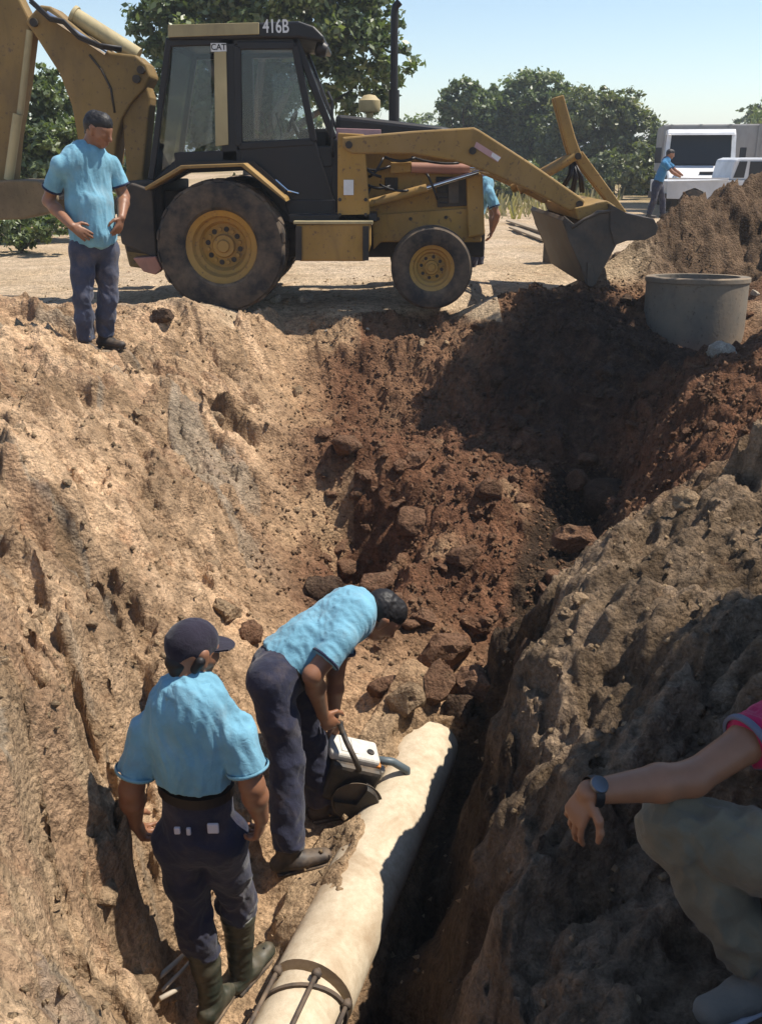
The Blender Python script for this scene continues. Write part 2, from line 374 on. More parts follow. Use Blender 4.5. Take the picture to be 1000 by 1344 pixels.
def relief(x, y, z):
    """noise in metres for the dug faces, and the loose-soil weight"""
    k = sstep(9.6, 8.9, y + .05 * np.sin(x * 3) + np.where(x > 1.2, -.9, 0))
    k = np.maximum(k, sstep(-.02, -.12, z + .03 * pnoise(x * 3, y * 3, x * 0, 9)) * sstep(11.2, 10.8, y)) * sstep(4.2, 3.2, np.abs(x))     # inside the works
    loose = sstep(-.55, .25, x - (-.55 + .0 * y)) * sstep(4.5, 5.6, y) * k
    loose = np.maximum(loose, sstep(3.0, 3.6, x) * sstep(9.2, 10.2, y) * sstep(14, 12.5, y))
    left = sstep(-.2, -.8, x + .05 * y) * k
    a = x * .8 + y * .6; b = -x * .6 + y * .8
    heapk = sstep(2.6, 3.1, x) * sstep(9.9, 10.4, y) * sstep(14.5, 13, y)
    h = heapk * (.16 * fbm(x * 1.6, y * 1.6, x * 0, 4, 91) + .10 * fbm(x * 5, y * 5, x * 0, 3, 92, .6, True)) + .10 * fbm(x * 1.5, y * 1.5, z * 1.5, 3, 1) * k + .09 * left * fbm(x * 2.2, y * 1.7, z * 2.6, 2, 2)
    h += left * (.060 * fbm(a * 5.5, b * 2.0, z * 3.5, 4, 11, .55, True) + .030 * fbm(x * 9, y * 9, z * 9, 3, 12))
    FZ = facets(x, y, z * 1.3, .95, 13)
    FA, FB, FC, FD = facets(x, y, z, .46, 14), facets(x, y, z, .19, 15), facets(x, y, z, .085, 16), facets(x, y, z, .045, 17)
    pm = .55 + .9 * sstep(-.25, .35, fbm(x * 1.3, y * 1.3, z * 1.6, 2, 18))
    h += left * (.42 * FZ + .56 * FA + .46 * FB * pm + .42 * FC * pm + .34 * FD)
    h -= left * .05 * sstep(.30, .55, fbm(x * 2.4, y * 2.2, z * 4.0, 2, 81))
    h += loose * (.30 * FA + .40 * FB + .40 * FC + .3 * FD) + heapk * (.5 * FA + .5 * FB + .4 * FC)
    right = sstep(-.12, .10, x - .12 * y) * k * (1 - loose)
    h += right * (.09 * fbm(a * 1.8, b * 6.0, z * 3, 4, 21, .55, True) + .40 * FZ + .36 * FA + .26 * FB + .22 * FC + .2 * FD - .07 * sstep(.25, .6, fbm(x * 3, y * 3, z * 5, 2, 85)) + .02 * fbm(x * 10, y * 10, z * 10, 3, 22))
    f1, f2, cv, _, _ = cells(x * 5.2 + .3 * pnoise(x * 4, y * 4, z, 3), y * 4.2 + .3 * pnoise(x * 4, y * 4, z + 7, 4), 3)
    g1, g2, cw, _, _ = cells(x * 12.5, y * 10.5, 5)
    h += (loose * .9 + .16 * k + .05) * (.085 * (.62 - f1) * (cv > .42) + .036 * (.6 - g1) * (cw > .3))
    h += k * .010 * fbm(x * 38, y * 34, z * 34, 2, 31) + (1 - k) * .010 * fbm(x * 6, y * 9, z * 0, 3, 33)
    # steps where slabs broke away
    hs = np.floor((z + .12 * fbm(x * 2.1, y * 2.1, z * 0, 2, 41)) / .17); fr = (z + .12 * fbm(x * 2.1, y * 2.1, z * 0, 2, 41)) / .17 - hs
    h += left * .05 * (sstep(.25, .75, fr) - fr)
    # wheel ruts on the haul road
    road = sstep(9.9, 10.6, y) * sstep(40, 18, y) * (1 - sstep(2.5, 3.2, x) * sstep(14, 12, y))
    h -= road * .03 * np.clip(np.cos((y - 10.2 + .25 * np.sin(x * .35)) * 2.4), 0, 1) ** 2 * (.6 + .4 * pnoise(x * 3, y * .8, x * 0, 51))
    return h, loose, left, right, road, k
def holes(x, y):
    h = gauss(x, y, 470, 720, -1.2, .17, .32, -.28) + gauss(x, y, 590, 745, -1.1, .22, .16, -.20) + gauss(x, y, 785, 650, -.95, .26, .25, -.26)
    h += gauss(x, y, 290, 585, -.48, .10, .16, -.12) + gauss(x, y, 275, 548, -.36, .11, .13, -.12) + gauss(x, y, 330, 660, -.75, .11, .20, -.11)
    h += gauss(x, y, 140, 925, -.63, .10, .10, -.10) + gauss(x, y, 160, 1225, -1.05, .10, .07, -.10) + gauss(x, y, 500, 545, -.62, .30, .2, -.13) + gauss(x, y, 590, 520, -.55, .22, .2, -.10)
    h += gauss(x, y, 640, 500, -.45, .25, .2, -.08) + gauss(x, y, 530, 620, -.8, .3, .25, .07) + gauss(x, y, 545, 760, -1.1, .16, .2, .12) + gauss(x, y, 610, 660, -.9, .22, .2, .08)
    h += gauss(x, y, 40, 640, 0, .10, .12, -.07) + gauss(x, y, 190, 560, -.2, .12, .08, -.07) + gauss(x, y, 220, 470, -.1, .12, .16, -.06)
    h += gauss(x, y, 780, 440, .0, .14, .2, .10) + gauss(x, y, 735, 420, .1, .12, .16, -.08)
    return h
FEET = [(at(112, 446, 7.37), (.12, -.16)), (at(138, 440, 7.52), (.17, -.1)), (at(280, 1305, 2.87), (.07, .18)), (at(317, 1268, 3.02), (.1, .17)), (at(378, 1118, 3.54), (.19, .06)), (at(424, 1052, 3.93), (.19, .05)), (at(1003, 1272, 1.80), (-.17, -.08))]
def pads(x, y, z):                      # trodden level spots under the men's feet
    for p, d in FEET:
        w = np.exp(-(((x - p.x - d[0] * .35) ** 2 + (y - p.y - d[1] * .35) ** 2) / .17 ** 2) ** 2); z = z * (1 - w) + (p.z - .098) * w
    return z
def ground_z(x, y):
    x = np.atleast_1d(np.asarray(x, np.float64)); y = np.atleast_1d(np.asarray(y, np.float64))
    z = base_h(x, y) + holes(x, y); return pads(x, y, z + relief(x, y, z)[0])
def gz(x, y): return float(ground_z(x, y)[0])
def axis(parts):
    out = []
    for a, b, n in parts: out += list(np.linspace(a, b, n, endpoint=False))
    return out
def geo(a, b, n): return list(a + (b - a) * (np.geomspace(1, 400, n) - 1) / 399.0)
gx = [-k for k in reversed(geo(5.0, 700, 34)[1:])] + axis([(-5, -3.2, 60), (-3.2, -1.6, 130), (-1.6, 1.6, 290), (1.6, 3.2, 130), (3.2, 5.0, 60)]) + geo(5.0, 700, 34)
gy = [-k for k in reversed(geo(2.0, 400, 14)[1:])] + axis([(-2, .9, 40), (.9, 5.2, 370), (5.2, 10.6, 290), (10.6, 15, 120), (15, 30, 90)]) + geo(30, 1800, 36)
gx = np.array(gx); gy = np.array(gy)
X, Y = np.meshgrid(gx, gy); sh = X.shape
x, y = X.ravel(), Y.ravel()
zb = base_h(x, y) + holes(x, y)
hz, loose, left, right, road, works = relief(x, y, zb)
Z = pads(x, y, zb + hz).reshape(sh)
# push the surface along its normal a little too, so faces undercut
gxx = np.gradient(Z, gx, axis=1).ravel(); gyy = np.gradient(Z, gy, axis=0).ravel()
nl = np.sqrt(1 + gxx ** 2 + gyy ** 2)
und = .035 * fbm(x * 7, y * 7, zb * 7, 3, 61) * works * sstep(.5, 1.4, np.hypot(gxx, gyy))
V = np.c_[x - gxx / nl * und, y - gyy / nl * und, Z.ravel() + und / nl]
# soil colours: dry tan crust, reddish loose fill, damp dark fill, olive clay, pale road sand
tan = np.array((.56, .37, .22)); red = np.array((.18, .090, .052)); damp = np.array((.085, .052, .036)); clay = np.array((.205, .142, .09)); sand = np.array((.60, .46, .315)); dry = np.array((.33, .25, .12))
n1 = fbm(x * .9, y * .9, zb * .9, 4, 71)[:, None]; n2 = fbm(x * 2.6, y * 2.6, zb * 3.5, 4, 72)[:, None]
C = np.tile(sand, (len(x), 1)); C = C + (n1 * .10)
W = lambda a: np.asarray(a)[:, None]
C = C * (1 - W(works)) + (tan * (1 + .35 * n1)) * W(works)
C = C + W(left * sstep(4.0, 2.6, y) * .55) * (np.array((.60, .43, .265)) * (1 + .25 * n2) - C)
C = C + W(right) * ((clay * (1 + .5 * n2)) - C)
C = C + W(loose * sstep(-.25, .1, n1[:, 0] + .35 - .25 * (x < -.2))) * (red * (1 + .5 * n2) - C)
heap = sstep(2.55, 3.1, x + .15 * n2[:, 0]) * sstep(9.9, 10.4, y) * sstep(14.5, 13, y)
C = C + W(heap) * (np.array((.15, .10, .065)) * (1 + .6 * n2) - C)
band = sstep(-.12, .25, n2[:, 0]) * left
C = C + W(band * .55) * (np.array((.25, .155, .085)) - C)
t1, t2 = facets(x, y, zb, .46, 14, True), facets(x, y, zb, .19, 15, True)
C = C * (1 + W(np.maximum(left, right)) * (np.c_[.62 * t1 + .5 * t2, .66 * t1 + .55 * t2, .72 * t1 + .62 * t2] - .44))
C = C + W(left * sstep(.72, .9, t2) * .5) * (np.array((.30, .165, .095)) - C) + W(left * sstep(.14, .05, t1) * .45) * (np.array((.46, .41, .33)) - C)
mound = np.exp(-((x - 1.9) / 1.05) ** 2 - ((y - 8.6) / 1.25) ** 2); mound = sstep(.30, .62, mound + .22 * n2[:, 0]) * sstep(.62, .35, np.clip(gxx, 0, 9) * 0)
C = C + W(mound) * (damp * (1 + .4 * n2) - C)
upper = sstep(-.3, .1, x + .1 * n1[:, 0]) * sstep(8.2, 9.2, y) * works * (1 - mound)
C = C + W(upper * .7) * (np.array((.25, .145, .085)) - C)
floor_shade = sstep(-1.45, -1.75, zb) * works * sstep(.0, .35, x - .19 * (y - 2.7) + .0)
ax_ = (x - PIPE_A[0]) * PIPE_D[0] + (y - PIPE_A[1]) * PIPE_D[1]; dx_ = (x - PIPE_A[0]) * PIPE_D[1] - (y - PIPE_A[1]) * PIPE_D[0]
gap_shade = sstep(-.72, -1.05, zb) * works * sstep(.10, .2, dx_) * sstep(1.4, 1.1, dx_)
C = C + W(gap_shade * .9) * (np.array((.055, .038, .026)) * (1 + .5 * n2) - C)  # bank shade painted into the soil colour of the gap right of the pipe
dusty = sstep(-.45, -.25, dx_) * sstep(.15, .05, dx_) * sstep(-.3, .1, ax_) * sstep(1.75, 1.45, ax_ + .15 * n2[:, 0]) * works
C = C + W(dusty * .65) * (np.array((.42, .31, .20)) * (1 + .45 * n2) - C)
farg = sstep(24, 40, y) * sstep(-.1, .25, n1[:, 0] + .15)
C = C + W(farg) * (dry - C)
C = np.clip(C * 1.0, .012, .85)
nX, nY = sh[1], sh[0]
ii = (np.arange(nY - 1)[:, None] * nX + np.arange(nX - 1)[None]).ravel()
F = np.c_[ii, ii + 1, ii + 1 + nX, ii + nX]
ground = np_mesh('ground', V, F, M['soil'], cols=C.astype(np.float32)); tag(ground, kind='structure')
# ------------------------------------------------------------------ the backhoe loader
M['brown'] = paint('soiled_bucket', (.16, .115, .06), .7, .7, 5, (.08, .05, .03))
def xz(u, v, D):
    p = at(u, v, D); return (p.x, p.z)
def poly(pts, D): return [xz(u, v, D) for u, v in pts]
def text(s, name, loc, size, mat, parent, rot=(R(90), 0, 0), extr=.002):
    cu = bpy.data.curves.new(name, 'FONT'); cu.body = s; cu.size = size; cu.extrude = extr; cu.align_x = 'CENTER'; cu.align_y = 'CENTER'
    cu.offset = size * .012
    o = bpy.data.objects.new(name, cu); COL.objects.link(o); cu.materials.append(mat)
    bpy.context.view_layer.update()
    me = bpy.data.meshes.new_from_object(o.evaluated_get(bpy.context.evaluated_depsgraph_get())); bpy.data.objects.remove(o)
    o = bpy.data.objects.new(name, me); COL.objects.link(o)
    o.location = Vector(loc) - origin(parent); o.rotation_euler = rot; o.parent = parent; return o
DN = 9.85                                            # plane of the near tyre walls
hoe = thing('backhoe_loader', (-.6, 11, 0), 'yellow and black backhoe loader parked along the trench rim with its front bucket open', 'backhoe')
def wheel(c, r, wd, rim_r, side, lugs, name='wheel'):
    # side -1: outer face towards the camera; c is the hub centre on the wheel's mid plane
    rim = MB()
    o = side * wd / 2
    rim.lathe([(0, o * .30), (rim_r * .30, o * .30), (rim_r * .34, o * .10), (rim_r * .62, o * .06), (rim_r * .70, o * .35), (rim_r * .80, o * .38), (rim_r * .86, o * .70), (rim_r * .97, o * .78), (rim_r * 1.02, o * .86), (rim_r * 1.04, o * .5), (rim_r * 1.04, -o * .8), (rim_r * .8, -o * .6), (0, -o * .4)], c, n=40)
    nb = 8
    for k in range(nb):
        a = 2 * math.pi * k / nb + .2
        p = Vector(c) + Vector((math.cos(a) * rim_r * .47, o * .10, math.sin(a) * rim_r * .47))
        rim.lathe([(0, side * .022), (.016 * r / .5, side * .022), (.018 * r / .5, 0)], p, n=6)
    rim.lathe([(0, o * .42), (rim_r * .16, o * .42), (rim_r * .20, o * .28)], c, n=16)
    wo = rim.build(name, M['yellow'], hoe, auto=35)
    hs = MB()
    for k in range(nb):                                # dark holes round the disc
        a = 2 * math.pi * (k + .5) / nb + .2
        p = Vector(c) + Vector((math.cos(a) * rim_r * .47, o * .075, math.sin(a) * rim_r * .47))
        hs.lathe([(0, side * .006), (rim_r * .075, side * .006), (rim_r * .08, 0)], p, n=10)
    tag(hs.build('hub_holes', M['dark'], wo), kind='stuff')
    ty = MB()
    h = wd / 2
    prof = [(rim_r * 1.0, h * .80), (rim_r * 1.10, h * .95), (rim_r + (r - rim_r) * .45, h * 1.06), (r * .93, h * 1.0), (r * .975, h * .86), (r * .985, h * .4), (r * .985, 0)]
    prof = prof + [(a, -b) for a, b in reversed(prof[:-1])]
    ty.lathe(prof, c, n=64)
    if lugs:
        for k in range(lugs):
            for s in (-1, 1):
                a = 2 * math.pi * (k + (.5 if s > 0 else 0)) / lugs
                def P(rr, aa, yy): return Vector(c) + Vector((math.cos(aa) * rr, yy * s, math.sin(aa) * rr))
                da = .5 * math.pi / lugs; sk = .9 * math.pi / lugs
                lo, hi = r * .955, r * 1.0
                vs = [P(lo, a - da, h * .02), P(lo, a + da, h * .02), P(lo, a + da + sk, h * 1.0), P(lo, a - da + sk, h * 1.0), P(hi, a - da * .7, h * .02), P(hi, a + da * .7, h * .02), P(hi * .985, a + da * .7 + sk, h * .98), P(hi * .985, a - da * .7 + sk, h * .98)]
                ty.add(vs, [(0, 1, 2, 3), (7, 6, 5, 4), (0, 4, 5, 1), (1, 5, 6, 2), (2, 6, 7, 3), (3, 7, 4, 0)])
    else:
        for q in (-.55, -.18, .18, .55):
            ty.lathe([(r * .97, (q - .12) * h), (r, (q - .10) * h), (r, (q + .10) * h), (r * .97, (q + .12) * h)], c, n=64)
    ty.build('tyre', M['rubber'], wo, auto=30)
    return wo
pr = at(290, 322, DN); pf = at(567, 343, DN + .1)
rw, fw = .48, .27
RR, FR = .655, .415
zr, zf = RR - .015, FR + .01
wheel((pr.x, DN + rw / 2, zr), RR, rw, .35, -1, 18)
wheel((pr.x, DN + 2.2 - rw / 2, zr), RR, rw, .35, 1, 18)
wheel((pf.x, DN + .1 + fw / 2, zf), FR, fw, .225, -1, 0)
wheel((pf.x, DN + 2.05 - fw / 2, zf), FR, fw, .225, 1, 0)
YC = DN + 1.1                                        # machine centre line
# chassis, axles
m = MB(); m.box((pr.x, YC, zr), (.30, 1.5, .32)); m.box((pf.x, YC, zf + .06), (.18, 1.6, .16)); m.tube([(pf.x - .25, YC - .6, zf + .1), (pf.x - .25, YC + .6, zf + .1)], .035)
m.box((.5 * (pr.x + pf.x), YC, .62), (pf.x - pr.x + 1.2, .62, .30))
m.build('axle', M['dark'], hoe, bevel=.02)
DB = DN + .52                                        # near face of hood / chassis panels
m = MB(); m.prism(poly([(488, 282), (632, 272), (632, 318), (560, 318), (500, 318), (490, 328)], DB), DB, DB + 1.15)
m.build('chassis_panel', M['yellow'], hoe, bevel=.015)
m = MB(); m.prism(poly([(442, 190), (560, 178), (628, 182), (632, 276), (442, 292)], DB + .05), DB + .05, DB + 1.1)
m.build('engine_side', M['yellow'], hoe, bevel=.03)
# side openings of the engine bay: grille frame, louvre slats
m = MB(); m.prism(poly([(572, 232), (613, 232), (613, 270), (574, 272)], DB + .02), DB + .02, DB + .045)
gr = m.build('side_grille', M['dark'], hoe, bevel=.006)
m = MB(); m.prism(poly([(588, 236), (602, 236), (602, 266), (589, 267)], DB), DB, DB + .018); m.build('side_mesh', M['steel'], gr)
for k in range(5):
    v = 238 + k * 7; m = MB(); a = at(576, v, DB + .008); b = at(587, v, DB + .008); m.bar(a, b, .02, .018); m.build('louvre', M['black'], gr)
m = MB(); m.prism(poly([(505, 233), (522, 233), (522, 250), (505, 250)], DB + .03), DB + .03, DB + .05); m.build('service_hatch', M['dark'], hoe, bevel=.005)
# hood
m = MB(); m.prism(poly([(440, 150), (470, 153), (580, 166), (626, 176), (630, 190), (442, 190)], DB + .02), DB - .02, DB + 1.14)
hood = m.build('hood', M['black'], hoe, bevel=.05, seg=3)
m = MB(); m.prism(poly([(441, 168), (500, 170), (500, 186), (441, 186)], DB - .03), DB - .03, DB); m.build('hood_trim', M['decal2'], hood, bevel=.004)
# front: nose guard, counterweight, grille
m = MB(); m.prism(poly([(612, 232), (633, 228), (636, 308), (614, 312)], DB - .05), DB - .08, DB + 1.2); m.build('nose_guard', M['yellow'], hoe, bevel=.02)
# exhaust and air cleaner
e = at(517, 160, DN + .75)
m = MB(); m.tube([(e.x, e.y, e.z - .05), (e.x, e.y, e.z + .30)], .055, 14); m.tube([(e.x, e.y, e.z + .30), (e.x, e.y, e.z + 1.0), (e.x + .01, e.y, e.z + 1.06), (e.x + .05, e.y, e.z + 1.10)], .038, 14)
m.build('exhaust_stack', M['black'], hoe, auto=40)
e = at(485, 155, DN + 1.0)
m = MB(); m.lathe([(.04, -.1), (.04, .05), (.10, .06), (.115, .09), (.115, .17), (.09, .19), (.06, .22), (0, .23)], e, axis=(0, 0, 1), n=20); m.build('air_cleaner', M['beige'], hoe, auto=40)
# side step box (fuel tank)
DT = DN + .08
m = MB(); m.prism(poly([(388, 295), (487, 293), (487, 322), (480, 343), (392, 343)], DT), DT, DT + .62); tk = m.build('fuel_tank', M['yellow'], hoe, bevel=.02)
m = MB(); m.box((0.5 * (at(388, 293, DT).x + at(487, 293, DT).x), DT + .29, at(440, 292, DT).z), (at(487, 293, DT).x - at(388, 293, DT).x + .04, .62, .03)); m.build('tread_plate', M['beige'], tk, bevel=.006)
m = MB(); m.prism(poly([(378, 282), (495, 280), (495, 291), (380, 293)], DT + .1), DT + .12, DT + .7); m.build('side_frame', M['black'], hoe, bevel=.01)
m = MB(); m.prism(poly([(372, 262), (440, 262), (440, 284), (380, 284)], DT + .3), DT + .3, DT + .9); m.build('footwell_panel', M['black'], hoe, bevel=.01)
for uu in (392, 480):
    m = MB(); m.prism(poly([(uu - 4, 297), (uu + 4, 297), (uu + 4, 342), (uu - 4, 342)], DT - .02), DT - .018, DT - .002); m.build('tank_strap', M['dark'], tk)
# fender: trim strip and liner over the rear wheel
m = MB()
fo = [(190, 246), (238, 217), (320, 214), (374, 262), (374, 275), (352, 268), (316, 226), (242, 229), (196, 254)]
m.prism(poly([(190, 246), (238, 217), (320, 214), (374, 260), (376, 265), (317, 218.5), (240, 221.5), (192, 250)], DN - .02), DN - .03, DN + .5)
fen = m.build('fender', M['yellow2'], hoe, bevel=.006)
m = MB(); m.prism(poly([(196, 250), (242, 224), (316, 222), (372, 270), (372, 250), (330, 212), (240, 212), (200, 238)], DN + .1), DN + .30, DN + .62); m.build('fender_liner', M['black'], fen)
m = MB(); m.prism(poly([(184, 262), (205, 250), (330, 250), (360, 262), (350, 330), (210, 330)], DN + .5), DN + .52, DN + 1.7); m.build('rear_housing', M['dark'], hoe, bevel=.02)
# cab: posts, rails, glass
DC = DN + .42; CW = 1.42
RT, FT = xz(222, 50, DC), xz(386, 46, DC)            # top corners
RB, FB = xz(198, 236, DC), xz(438, 182, DC)
def cabpost(a, b, y, wd=.06, name='cab_post', mat='black'):
    m = MB(); m.bar((a[0], y, a[1]), (b[0], y, b[1]), wd, .07, (0, 1, 0)); return m.build(name, M[mat], hoe, bevel=.012)
for s, y in ((0, DC + .03), (1, DC + CW - .03)):
    cabpost(RT, RB, y); cabpost(FT, FB, y, .07); cabpost(FB, xz(441, 285, DC), y, .07)
    cabpost(xz(298, 48, DC), xz(302, 212, DC), y, .16)
    cabpost(xz(222, 53, DC), xz(392, 49, DC), y, .11, 'cab_rail'); cabpost(xz(230, 214, DC), xz(438, 205, DC), y, .20, 'cab_rail')
pl = MB(); pl.prism(poly([(281, 68), (297, 67), (300, 190), (283, 192)], DC - .03), DC - .03, DC - .006); pl.build('pillar_cover', M['beige'], hoe, bevel=.005)
# lower cab body
m = MB(); m.prism(poly([(198, 240), (232, 208), (438, 205), (441, 288), (372, 292), (322, 216), (240, 219)], DC + .01), DC + .015, DC + CW - .015); m.build('cab_body', M['black'], hoe, bevel=.012)
# door: frame and window
door = MB()
for a, b in (((312, 60), (387, 60)), ((387, 60), (412, 186)), ((412, 186), (314, 192)), ((314, 192), (312, 60))):
    pa, pb = at(*a, DC - .02), at(*b, DC - .02); door.bar(pa, pb, .07, .035, (0, 1, 0))
dr = door.build('cab_door', M['black'], hoe, bevel=.01)
m = MB(); m.prism(poly([(314, 188), (414, 184), (438, 262), (436, 284), (378, 284), (318, 216)], DC - .02), DC - .03, DC + .008); m.build('door_panel', M['black'], dr, bevel=.012)
m = MB(); m.prism(poly([(316, 64), (384, 64), (408, 182), (318, 186)], DC - .01), DC - .014, DC - .006); m.build('door_glass', M['glass'], dr)
m = MB(); m.tube([at(362, 236, DC - .05), at(378, 250, DC - .06), at(392, 254, DC - .05)], .012, 8); m.build('door_handle', M['chrome'], dr)
m = MB(); m.tube([at(430, 120, DC - .08), at(436, 132, DC - .1), at(436, 200, DC - .1), at(437, 205, DC - .04)], .014, 8); m.build('grab_handle', M['black'], hoe)
m = MB(); m.prism(poly([(227, 60), (276, 59), (279, 186), (240, 202), (212, 224)], DC), DC + .022, DC + .030); m.build('rear_side_glass', M['glass'], hoe)
m = MB(); m.prism(poly([(227, 60), (276, 59), (279, 186), (240, 202), (212, 224)], DC), DC + CW - .03, DC + CW - .022); m.build('far_side_glass', M['glass'], hoe)
m = MB(); m.prism(poly([(316, 64), (384, 64), (408, 182), (318, 186)], DC - .01), DC + CW - .03, DC + CW - .022); m.build('far_side_glass', M['glass'], hoe)
a0, a1 = FT, FB
m = MB(); m.add([(a0[0] + .01, DC + .08, a0[1]), (a1[0] + .01, DC + .08, a1[1]), (a1[0] + .01, DC + CW - .08, a1[1]), (a0[0] + .01, DC + CW - .08, a0[1]), (a0[0] + .018, DC + .08, a0[1]), (a1[0] + .018, DC + .08, a1[1]), (a1[0] + .018, DC + CW - .08, a1[1]), (a0[0] + .018, DC + CW - .08, a0[1])],
                 [(0, 1, 2, 3), (7, 6, 5, 4), (0, 4, 5, 1), (1, 5, 6, 2), (2, 6, 7, 3), (3, 7, 4, 0)])
m.build('windscreen', M['glass'], hoe)
m = MB(); m.tube([(a1[0] + .03, YC, a1[1] + .03), (a0[0] * .5 + a1[0] * .5 + .03, YC - .35, a0[1] * .5 + a1[1] * .5)], .008, 6); m.build('wiper', M['black'], hoe)
m = MB(); m.add([(RT[0], DC + .08, RT[1]), (RB[0], DC + .08, RB[1]), (RB[0], DC + CW - .08, RB[1]), (RT[0], DC + CW - .08, RT[1]), (RT[0] - .008, DC + .08, RT[1]), (RB[0] - .008, DC + .08, RB[1]), (RB[0] - .008, DC + CW - .08, RB[1]), (RT[0] - .008, DC + CW - .08, RT[1])],
                 [(0, 1, 2, 3), (7, 6, 5, 4), (0, 4, 5, 1), (1, 5, 6, 2), (2, 6, 7, 3), (3, 7, 4, 0)])
m.build('rear_window', M['glass'], hoe)
# roof
m = MB(); m.prism(poly([(221, 34), (346, 29), (392, 27), (412, 34), (426, 48), (424, 55), (392, 50), (221, 52)], DC - .06), DC - .055, DC + CW + .06); roof = m.build('cab_roof', M['black'], hoe, bevel=.03, seg=3)
m = MB(); m.prism(poly([(221, 32.5), (340, 29.5), (340, 45), (221, 49)], DC - .07), DC - .078, DC - .058); m.build('roof_stripe', M['beige'], roof, bevel=.004)
p = at(362, 35, DC - .075); text('416B', 'roof_lettering', (p.x, DC - .062, p.z), .165, M['decal'], roof).scale = (.74, 1, 1)
p = at(287, 62, DC - .03); m = MB(); m.box((p.x, DC - .018, p.z), (.15, .012, .075)); pb_ = m.build('maker_plate', M['decal'], hoe)
text('CAT', 'plate_lettering', (p.x, DC - .026, p.z), .075, M['black'], pb_)
m = MB(); m.lathe([(0, .10), (.06, .09), (.075, .05), (.075, 0), (.05, -.02)], at(424, 66, DC + .15) + Vector((-.05, 0, .02)), axis=(1, 0, -.3), n=16); m.build('work_lamp', M['black'], hoe, auto=40)
# interior: seat, steering wheel, console, levers
s = at(335, 185, DC + .7)
m = MB(); m.box((s.x, s.y, s.z - .04), (.48, .48, .12)); m.bar((s.x - .2, s.y, s.z), (s.x - .30, s.y, s.z + .55), .46, .10, (0, 0, 1)); m.build('operator_seat', M['black'], hoe, bevel=.04)
c = at(384, 160, DC + .7)
m = MB()
ringp = [c + Vector((.09 * math.cos(t) * .5, .2 * math.sin(t), .18 * math.cos(t) * .55)) for t in np.linspace(0, 2 * math.pi, 25)]
m.tube(ringp, .014, 8, cap=False); m.tube([c, c + Vector((.18, 0, -.35))], .025); m.tube([ringp[0], ringp[12]], .01); m.build('steering_wheel', M['black'], hoe, smooth=True)
m = MB(); m.box((c.x + .25, c.y, c.z - .30), (.30, .8, .45)); m.build('dashboard', M['black'], hoe, bevel=.03)
for k in range(3):
    m = MB(); q = at(352 + 9 * k, 178, DC + .4); m.tube([q, q + Vector((-.05, .02 * k, .20))], .010, 8); m.ball(q + Vector((-.05, .02 * k, .21)), .022); m.build('control_lever', M['steel'], hoe)
# loader frame and arms (near and far)
DA = DN + .18
arm_o = [(449, 180), (540, 172), (622, 167), (630, 171), (700, 216), (768, 263), (764, 274), (748, 277), (700, 252), (640, 226), (600, 212), (540, 202), (462, 202), (449, 194)]
def arm(y0, y1):
    m = MB(); m.prism(poly(arm_o, DA), y0, y1); a = m.build('loader_arm', M['yellow2'], hoe, bevel=.018)
    for (u, v) in ((458, 190), (760, 268), (620, 198)):
        q = at(u, v, DA); m = MB(); m.tube([(q.x, y0 - .02, q.z), (q.x, y1 + .02, q.z)], .035, 14); m.build('pivot_pin', M['dark'], a, auto=40)
    return a
a1_ = arm(DA, DA + .16); arm(DA + 1.68, DA + 1.84)
q = at(636, 210, DA)
m = MB(); sl = [xz(625, 186, DA), xz(657, 206, DA), xz(653, 213, DA), xz(622, 193, DA)]; m.prism(sl, DA - .006, DA - .001); m.build('arm_decal', M['decal2'], a1_)
m = MB(); sl = [xz(646, 200, DA), xz(657, 207, DA), xz(653, 212, DA), xz(644, 205, DA)]; m.prism(sl, DA - .010, DA - .0065); m.build('arm_decal', M['decal'], a1_)
m = MB(); p = at(728, 247, DA); m.tube([(p.x, DA + .1, p.z), (p.x, DA + 1.74, p.z)], .075, 16); m.build('cross_tube', M['yellow2'], hoe, auto=40)
for y in (DA + .02, DA + 1.7):
    m = MB(); m.prism(poly([(443, 174), (478, 176), (486, 290), (443, 294)], DA), y, y + .12); lt = m.build('loader_tower', M['yellow'], hoe, bevel=.012)
m = MB(); m.prism(poly([(451, 236), (464, 236), (464, 256), (451, 256)], DA), DA + .006, DA + .018); m.build('warning_label', M['decal'], hoe)
for y in (DA + .22, DA + 1.62):
    m = MB(); m.tube([at(482, 268, y), at(560, 247, y)], .045, 14); cy = m.build('lift_cylinder', M['yellow'], hoe, auto=40)
    m = MB(); m.tube([at(556, 248, y), at(628, 226, y)], .024, 12); m.build('cylinder_rod', M['chrome'], cy, auto=40)
y = DA + .28
m = MB(); m.prism(poly([(512, 213), (540, 212), (540, 226), (512, 228)], y), y - .04, y + .08); m.build('linkage_block', M['yellow'], hoe, bevel=.01)
m = MB(); m.tube([at(540, 220, y), at(616, 222, y)], .052, 14); cy = m.build('tilt_cylinder', M['red_steel'], hoe, auto=40)
m = MB(); m.tube([at(616, 222, y), at(690, 228, y)], .025, 12); m.build('cylinder_rod', M['chrome'], cy, auto=40)
rnd = random.Random(3)
for (u0, v0, u1, v1) in ((470, 208, 500, 232), (484, 232, 503, 207), (505, 206, 545, 207), (478, 240, 512, 244), (452, 206, 474, 230)):
    y = DA + .14 + rnd.random() * .1
    A, B = at(u0, v0, y), at(u1, v1, y); mid = (A + B) / 2 + Vector((0, -.06, -.07))
    pts = [A * (1 - t) ** 2 + mid * 2 * t * (1 - t) + B * t * t for t in np.linspace(0, 1, 9)]
    m = MB(); m.tube(pts, .014, 8); m.build('hydraulic_hose', M['black'], hoe, smooth=True)
